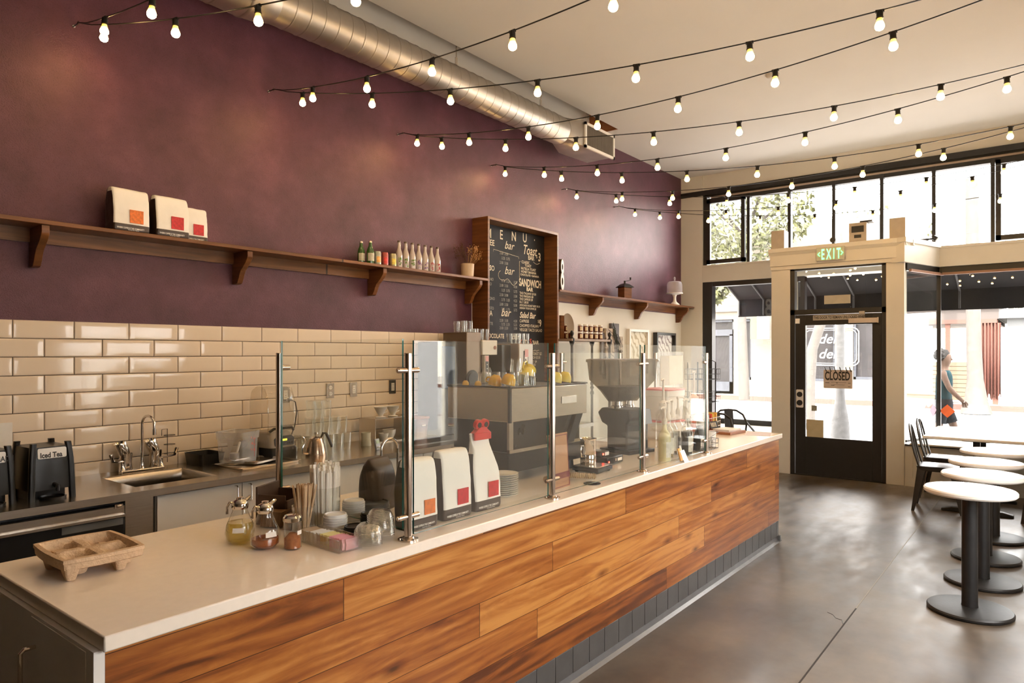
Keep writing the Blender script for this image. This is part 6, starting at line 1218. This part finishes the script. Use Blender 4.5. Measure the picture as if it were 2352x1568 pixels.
# street lamp with flared base
b = B(); b.lathe([(.20,0),(.20,.06),(.165,.10),(.15,.45),(.125,.62),(.085,.85),(.075,1.0),(.068,3.9),(0,3.9)], n=20)
solo('street_lamp_post', b, M('grey_cast_post', (.05,.05,.052), .8, var=.25, scale=14), 'pale concrete street lamp post with a flared base, seen through the door glass', 'lamp post', (13.1, 2.92, -.1))
# leaning tree across the sidewalk
b = B(); b.tube([(17.5,4.62,-.3),(17.5,4.6,.8),(17.5,4.52,1.7),(17.5,4.3,2.4),(17.5,4.2,3.6)], [.17,.14,.12,.12,.10], 10)
solo('street_tree', b, 'bark', 'slim pale leaning tree trunk behind the lamp post', 'tree')
# facades across the street
def facade(name, label, y0, y1, z1, mat, openings, x=27.0):
    t = thing(name, label, 'building', (x, (y0+y1)/2, -.06)); yc = (y0+y1)/2
    ys = sorted(openings, key=lambda o: o[0]); b = B(); cur = y0
    for (a, c, za, zb, m) in ys:
        b.box(0, 5, cur-yc, a-yc, 0, z1); b.box(0, 5, a-yc, c-yc, 0, za); b.box(0, 5, a-yc, c-yc, zb, z1); cur = c
    b.box(0, 5, cur-yc, y1-yc, 0, z1); b.box(-.12, .1, y0-yc, y1-yc, 3.3, 3.5); obj('wall', b, mat, t)
    for (a, c, za, zb, m) in ys:
        b = B(); b.box(.25, .3, a-yc, c-yc, za, zb); w = obj('shop_window', b, 'shopglass', t)
        b = B(); b.box(.1, .2, a-yc, a-yc+.08, za, zb); b.box(.1, .2, c-yc-.08, c-yc, za, zb); b.box(.1, .2, a-yc, c-yc, zb-.1, zb); b.box(.1, .2, a-yc, c-yc, za, za+.1)
        if m == 2: b.box(.1, .2, a-yc, c-yc, 2.35, 2.6); b.box(.1, .2, a-yc, c-yc, za, .5); b.box(.1,.2,a-yc,a-yc+.2,za,2.4); b.box(.1,.2,c-yc-.2,c-yc,za,2.4)
        obj('frame', b, 'bluegrey', w)
    return t
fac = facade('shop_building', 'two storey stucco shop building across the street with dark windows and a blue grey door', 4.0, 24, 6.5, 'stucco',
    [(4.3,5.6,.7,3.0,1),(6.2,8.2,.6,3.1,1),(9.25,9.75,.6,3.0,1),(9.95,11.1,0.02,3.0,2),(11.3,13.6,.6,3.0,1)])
b = B(); b.box(0, .05, -1.15, 1.15, 0, 1.25); sg = bpy.data.objects.new('window_sign', None); COL.objects.link(sg); sg.parent = fac; sg.location = (-.02, 6.35-14.0, 1.21)
def _f(o): return o
for k, (d, w) in enumerate(((0, .035), (.07, .02))):
    b = B(); Y0, Y1, Z0, Z1 = -.95+d, .95-d, d, 1.35-d; c = .14
    pts = [(0,Y0+c,Z0),(0,Y1-c,Z0),(0,Y1-c*.4,Z0+c*.4),(0,Y1,Z0+c),(0,Y1,Z1-c),(0,Y1-c*.4,Z1-c*.4),(0,Y1-c,Z1),(0,Y0+c,Z1),(0,Y0+c*.4,Z1-c*.4),(0,Y0,Z1-c),(0,Y0,Z0+c),(0,Y0+c*.4,Z0+c*.4)]
    b.tube(pts, w/2, 6, closed=True); obj('outline', b, 'whitep', sg)
b = B(); b.text('deli', (-.02,.42,.80), (0,-1,0), (0,0,1), .5, shear=.3); b.text('deli', (-.02,.42,.25), (0,-1,0), (0,0,1), .5, shear=.3); obj('lettering', b, 'whitep', sg)
for y, z, l in ((5.9,2.65,'right'),(7.35,2.6,'left')):
    t = thing('shop_lamp', 'glowing bowl lamp at the shop across the street, the %s of the two' % l, 'lamp', (26.6, y, z)); b = B(); b.lathe([(0,-.12),(.15,-.11),(.24,0),(.2,.07),(.05,.11),(0,.11)], n=20); obj('bowl', b, M('lit_bowl_lamp', (1,.72,.4), .5, emit=3.5), t); b = B(); b.tube([(0,0,.1),(0,0,3.34-z),(.31,0,3.34-z)], .015, 6); obj('rod', b, 'black', t)
b = B(); b.box(-.06,.06,-.32,.02,-.42,.42); t = thing('hanging_sign', 'green and white double sided sign hanging on the building across the street', 'sign', (26.3, 9.0, 2.55)); obj('sign_face', b, M('green_sign', (.05,.075,.03), .5), t)
b = B(); b.box(-.3,.0,-.34,-.32,-.42,.42); b.box(-.06,.06,-.66,-.34,-.42,.42); obj('sign_face', b, 'whitep', t); b = B(); b.tube([(0,-.3,.42),(0,-.3,.52),(.57,-.3,.52)], .02, 6); obj('hanger', b, 'black', t)
# patio roof, curtain, fence to the right
t = thing('patio_pavilion', 'red brown timber patio pavilion with a flat roof across the street', 'building', (26.8, 2.4, -.06))
b = B(); b.box(0, 5, -1.1, 1.5, 2.75, 3.15); b.box(-.1,5.1,-1.2,1.55,3.1,3.2); obj('roof', b, M('brown_fascia', (.030,.022,.019), .7), t)
b = B(); b.box(0,5,-1.05,1.55,2.62,2.75); obj('beam', b, M('red_brown_beam', (.05,.018,.011), .7), t)
for y in (-1.0, .3, 1.5):
    b = B(); b.box(.1,.25,y-.07,y+.07,0,2.7); obj('post', b, M('red_post', (.07,.022,.012), .7), t)
b = B(); n = 40; P1 = []
for i in range(n+1):
    P1.append((.05+.07*math.sin(i*1.1), -1.15+.62*i/n))
for i in range(n):
    (xa, ya), (xc, yc_) = P1[i], P1[i+1]; b.quad((xa,ya,.25+.1*math.sin(i*.7)),(xc,yc_,.25+.1*math.sin(i*.7+.7)),(xc,yc_,2.62),(xa,ya,2.62))
cu = obj('curtain', b, M('orange_red_curtain', (.075,.021,.013), .8), t); cu.modifiers.new('th','SOLIDIFY').thickness = .01
b = B()
b.box(.12,.14,-.3,1.48,.1,1.36)
for k in range(9): b.box(.08,.12,-.3,1.48,.1+k*.14,.225+k*.14)
obj('slat_fence', b, M('tan_fence', (.075,.050,.030), .8), t)
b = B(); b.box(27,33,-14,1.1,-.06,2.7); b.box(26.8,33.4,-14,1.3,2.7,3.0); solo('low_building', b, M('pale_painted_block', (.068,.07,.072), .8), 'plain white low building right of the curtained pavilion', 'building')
b = B(); b.tube([(0,0,0),(0,0,.35),(0,.02,1),(0,.06,2.2),(0,.08,4.5),(0,.1,7)], [.42,.30,.21,.19,.18,.17], 12); b.mi = 0
t = thing('palm_tree', 'thick grey palm trunk at the far curb in front of the pavilion', 'tree', (24.6, 1.75, -.2)); obj('trunk', b, 'bark', t)
b = B()
for k in range(0):
    a = k*PI/8; 
    for j in range(6):
        r0, r1 = .3*j, .3*(j+1); z0, z1 = 7+.5*math.sin(j*.5), 7+.5*math.sin((j+1)*.5)-.12*j
        b.tube([(r0*math.cos(a), r0*math.sin(a), z0),(r1*math.cos(a), r1*math.sin(a), z1)], .05, 4)
b.bm.free()
b = B(); b.cyl((25.3,3.85,-.2),(25.3,3.85,4.2),.11,.09,14); solo('lamp_post', b, 'whitep', 'white round post across the street beside the door frame', 'post')
def leafy(name, label, c, r, n, seed, trunk=True):
    rd = random.Random(seed); t = thing(name, label, 'tree', (c[0], c[1], -.06)); b = B()
    for i in range(n):
        a, e = rd.uniform(0, 2*PI), rd.uniform(-1, 1); q = r*rd.uniform(.55, 1)
        p = Vector((q*math.cos(a)*(1-e*e)**.5*.8, q*math.sin(a)*(1-e*e)**.5, c[2]+q*e*.75)); s = rd.uniform(.08,.17); u = Vector((rd.uniform(-1,1), rd.uniform(-1,1), rd.uniform(-1,1))).normalized(); w = u.orthogonal().normalized()
        b.quad(p-u*s, p+w*s*.6, p+u*s, p-w*s*.6)
    obj('crown', b, 'leaf', t, kind='stuff')
    b = B(); b.tube([(0,0,0),(0,.1,c[2]*.5),(.1,0,c[2])], [.2,.15,.08], 10)
    for k in range(5): a = k*1.3; b.tube([(0,0,c[2]-.8),(r*.5*math.cos(a), r*.5*math.sin(a), c[2]+.3)], .05, 6)
    obj('trunk', b, 'bark', t)
leafy('leafy_tree', 'green leafy street tree showing through the left clerestory panes', (24.4, 8.6, 6.6), 2.4, 2600, 1)
leafy('leafy_tree', 'leafy street tree at the left edge of the left shop window', (18.5, 8.0, 3.6), 1.15, 1100, 2)
leafy('leafy_tree', 'yellow green tree behind the roof right of the palm', (37.0, -0.4, 4.9), 3.0, 2400, 3)
leafy('leafy_tree', 'pale green tree beyond the patio pavilion roof', (37.0, 7.2, 6.5), 3.2, 1800, 4)
# passer by on the sidewalk, walking towards -y
def skin_mesh(name, pts, edges, rad, mat, parent, sub=2):
    me = bpy.data.meshes.new(name); me.from_pydata(pts, edges, []); o = bpy.data.objects.new(name, me); COL.objects.link(o); o.parent = parent
    me.materials.append(mat); md = o.modifiers.new('skin', 'SKIN'); md.use_smooth_shade = True
    sv = me.skin_vertices[0].data if len(me.skin_vertices) else None
    if sv:
        for v, r in zip(sv, rad): v.radius = r if isinstance(r, tuple) else (r, r)
        sv[0].use_root = True
    s_ = o.modifiers.new('sub', 'SUBSURF'); s_.levels = 1; s_.render_levels = sub; return o
mt['skin'] = M('skin_tone', (.048,.029,.021), .7, spec=.15); mt['teal'] = M('teal_cotton', (.006,.018,.022), .9, spec=.05); mt['navy'] = M('dark_shorts', (.006,.007,.009), .9, spec=.05); mt['hair'] = M('grey_white_hair', (.022,.021,.021), .9, spec=.05, bump=.8, bscale=60)
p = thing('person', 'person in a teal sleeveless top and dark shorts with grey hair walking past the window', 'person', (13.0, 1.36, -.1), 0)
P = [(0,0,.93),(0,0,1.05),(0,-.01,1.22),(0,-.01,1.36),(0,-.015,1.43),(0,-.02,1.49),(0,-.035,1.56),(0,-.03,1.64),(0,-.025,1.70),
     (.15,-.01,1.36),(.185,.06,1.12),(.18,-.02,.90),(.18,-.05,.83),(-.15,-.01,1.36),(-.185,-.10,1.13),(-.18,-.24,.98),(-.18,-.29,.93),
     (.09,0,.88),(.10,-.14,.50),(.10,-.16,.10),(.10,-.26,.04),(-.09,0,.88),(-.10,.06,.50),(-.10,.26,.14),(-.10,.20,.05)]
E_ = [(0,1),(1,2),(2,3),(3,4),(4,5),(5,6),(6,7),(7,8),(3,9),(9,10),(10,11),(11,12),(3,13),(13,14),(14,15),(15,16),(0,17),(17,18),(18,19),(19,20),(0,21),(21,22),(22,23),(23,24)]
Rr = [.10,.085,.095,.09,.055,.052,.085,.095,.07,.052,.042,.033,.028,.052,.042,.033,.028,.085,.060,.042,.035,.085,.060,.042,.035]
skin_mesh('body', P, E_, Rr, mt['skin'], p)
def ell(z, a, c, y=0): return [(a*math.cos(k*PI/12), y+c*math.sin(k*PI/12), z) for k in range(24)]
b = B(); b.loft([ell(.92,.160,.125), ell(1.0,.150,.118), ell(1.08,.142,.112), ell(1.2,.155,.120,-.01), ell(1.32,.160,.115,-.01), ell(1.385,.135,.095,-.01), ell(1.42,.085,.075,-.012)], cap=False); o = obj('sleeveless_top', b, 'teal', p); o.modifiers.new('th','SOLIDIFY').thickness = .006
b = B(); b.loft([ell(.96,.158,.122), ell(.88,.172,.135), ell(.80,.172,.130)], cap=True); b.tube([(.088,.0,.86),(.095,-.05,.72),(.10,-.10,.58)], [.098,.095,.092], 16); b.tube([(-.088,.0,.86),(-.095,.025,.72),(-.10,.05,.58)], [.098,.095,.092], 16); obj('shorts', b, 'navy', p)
b = B(); rd = random.Random(4); b.lathe([(0,-.10),(.07,-.085),(.105,-.03),(.11,.03),(.08,.085),(0,.105)], (0,.022,1.665), 20)
for k in range(70):
    a, e = rd.uniform(-.35, PI+.35), rd.uniform(-.75, 1); q_ = Vector((.098*math.cos(a)*(1-e*e)**.5, .022+.10*math.sin(a)*(1-e*e)**.5, 1.665+.095*e)); b.lathe([(0,-.026),(.020,-.014),(.026,0),(.020,.014),(0,.026)], q_, 8)
obj('hair', b, 'hair', p)
b = B()
for s_ in (-1,1): b.lathe([(0,-.009),(.009,0),(0,.009)], (s_*.034,-.106,1.615), 8)
b.tube([(-.022,-.094,1.545),(0,-.101,1.543),(.022,-.094,1.545)], .005, 5); obj('face_features', b, M('dark_brown_eyes', (.008,.005,.004), .6), p)
for sx_, yy, z0_ in ((.10,-.20,0),(-.10,.22,.02)):
    b = B(); b.loft([[(sx_+x, yy+y, z) for x, y in rrect(w, d, .03, 3)] for z, w, d in ((z0_,.09,.26),(z0_+.03,.095,.27),(z0_+.07,.08,.20),(z0_+.09,.07,.10))]); obj('shoe', b, 'whitep', p)
for s_, (hx_, hy_, hz_) in ((1,(.18,-.05,.83)),(-1,(-.18,-.29,.93))):
    for k in range(4): b = B(); b.tube([(hx_+.0*s_, hy_+.022-.015*k, hz_-.005), (hx_, hy_+.020-.018*k, hz_-.05-.006*(k%2)), (hx_-.012*s_, hy_+.012-.018*k, hz_-.085)], [.009,.008,.006], 6); obj('finger', b, 'skin', p)
    b = B(); b.tube([(hx_, hy_-.02, hz_+.01),(hx_-.01*s_, hy_-.05, hz_-.03),(hx_-.012*s_, hy_-.05, hz_-.055)], [.010,.009,.007], 6); obj('thumb', b, 'skin', p)
b = B(); b.tube([(0,-.094,1.625),(0,-.122,1.590),(0,-.098,1.578)], [.010,.013,.010], 6); obj('nose', b, 'skin', p)
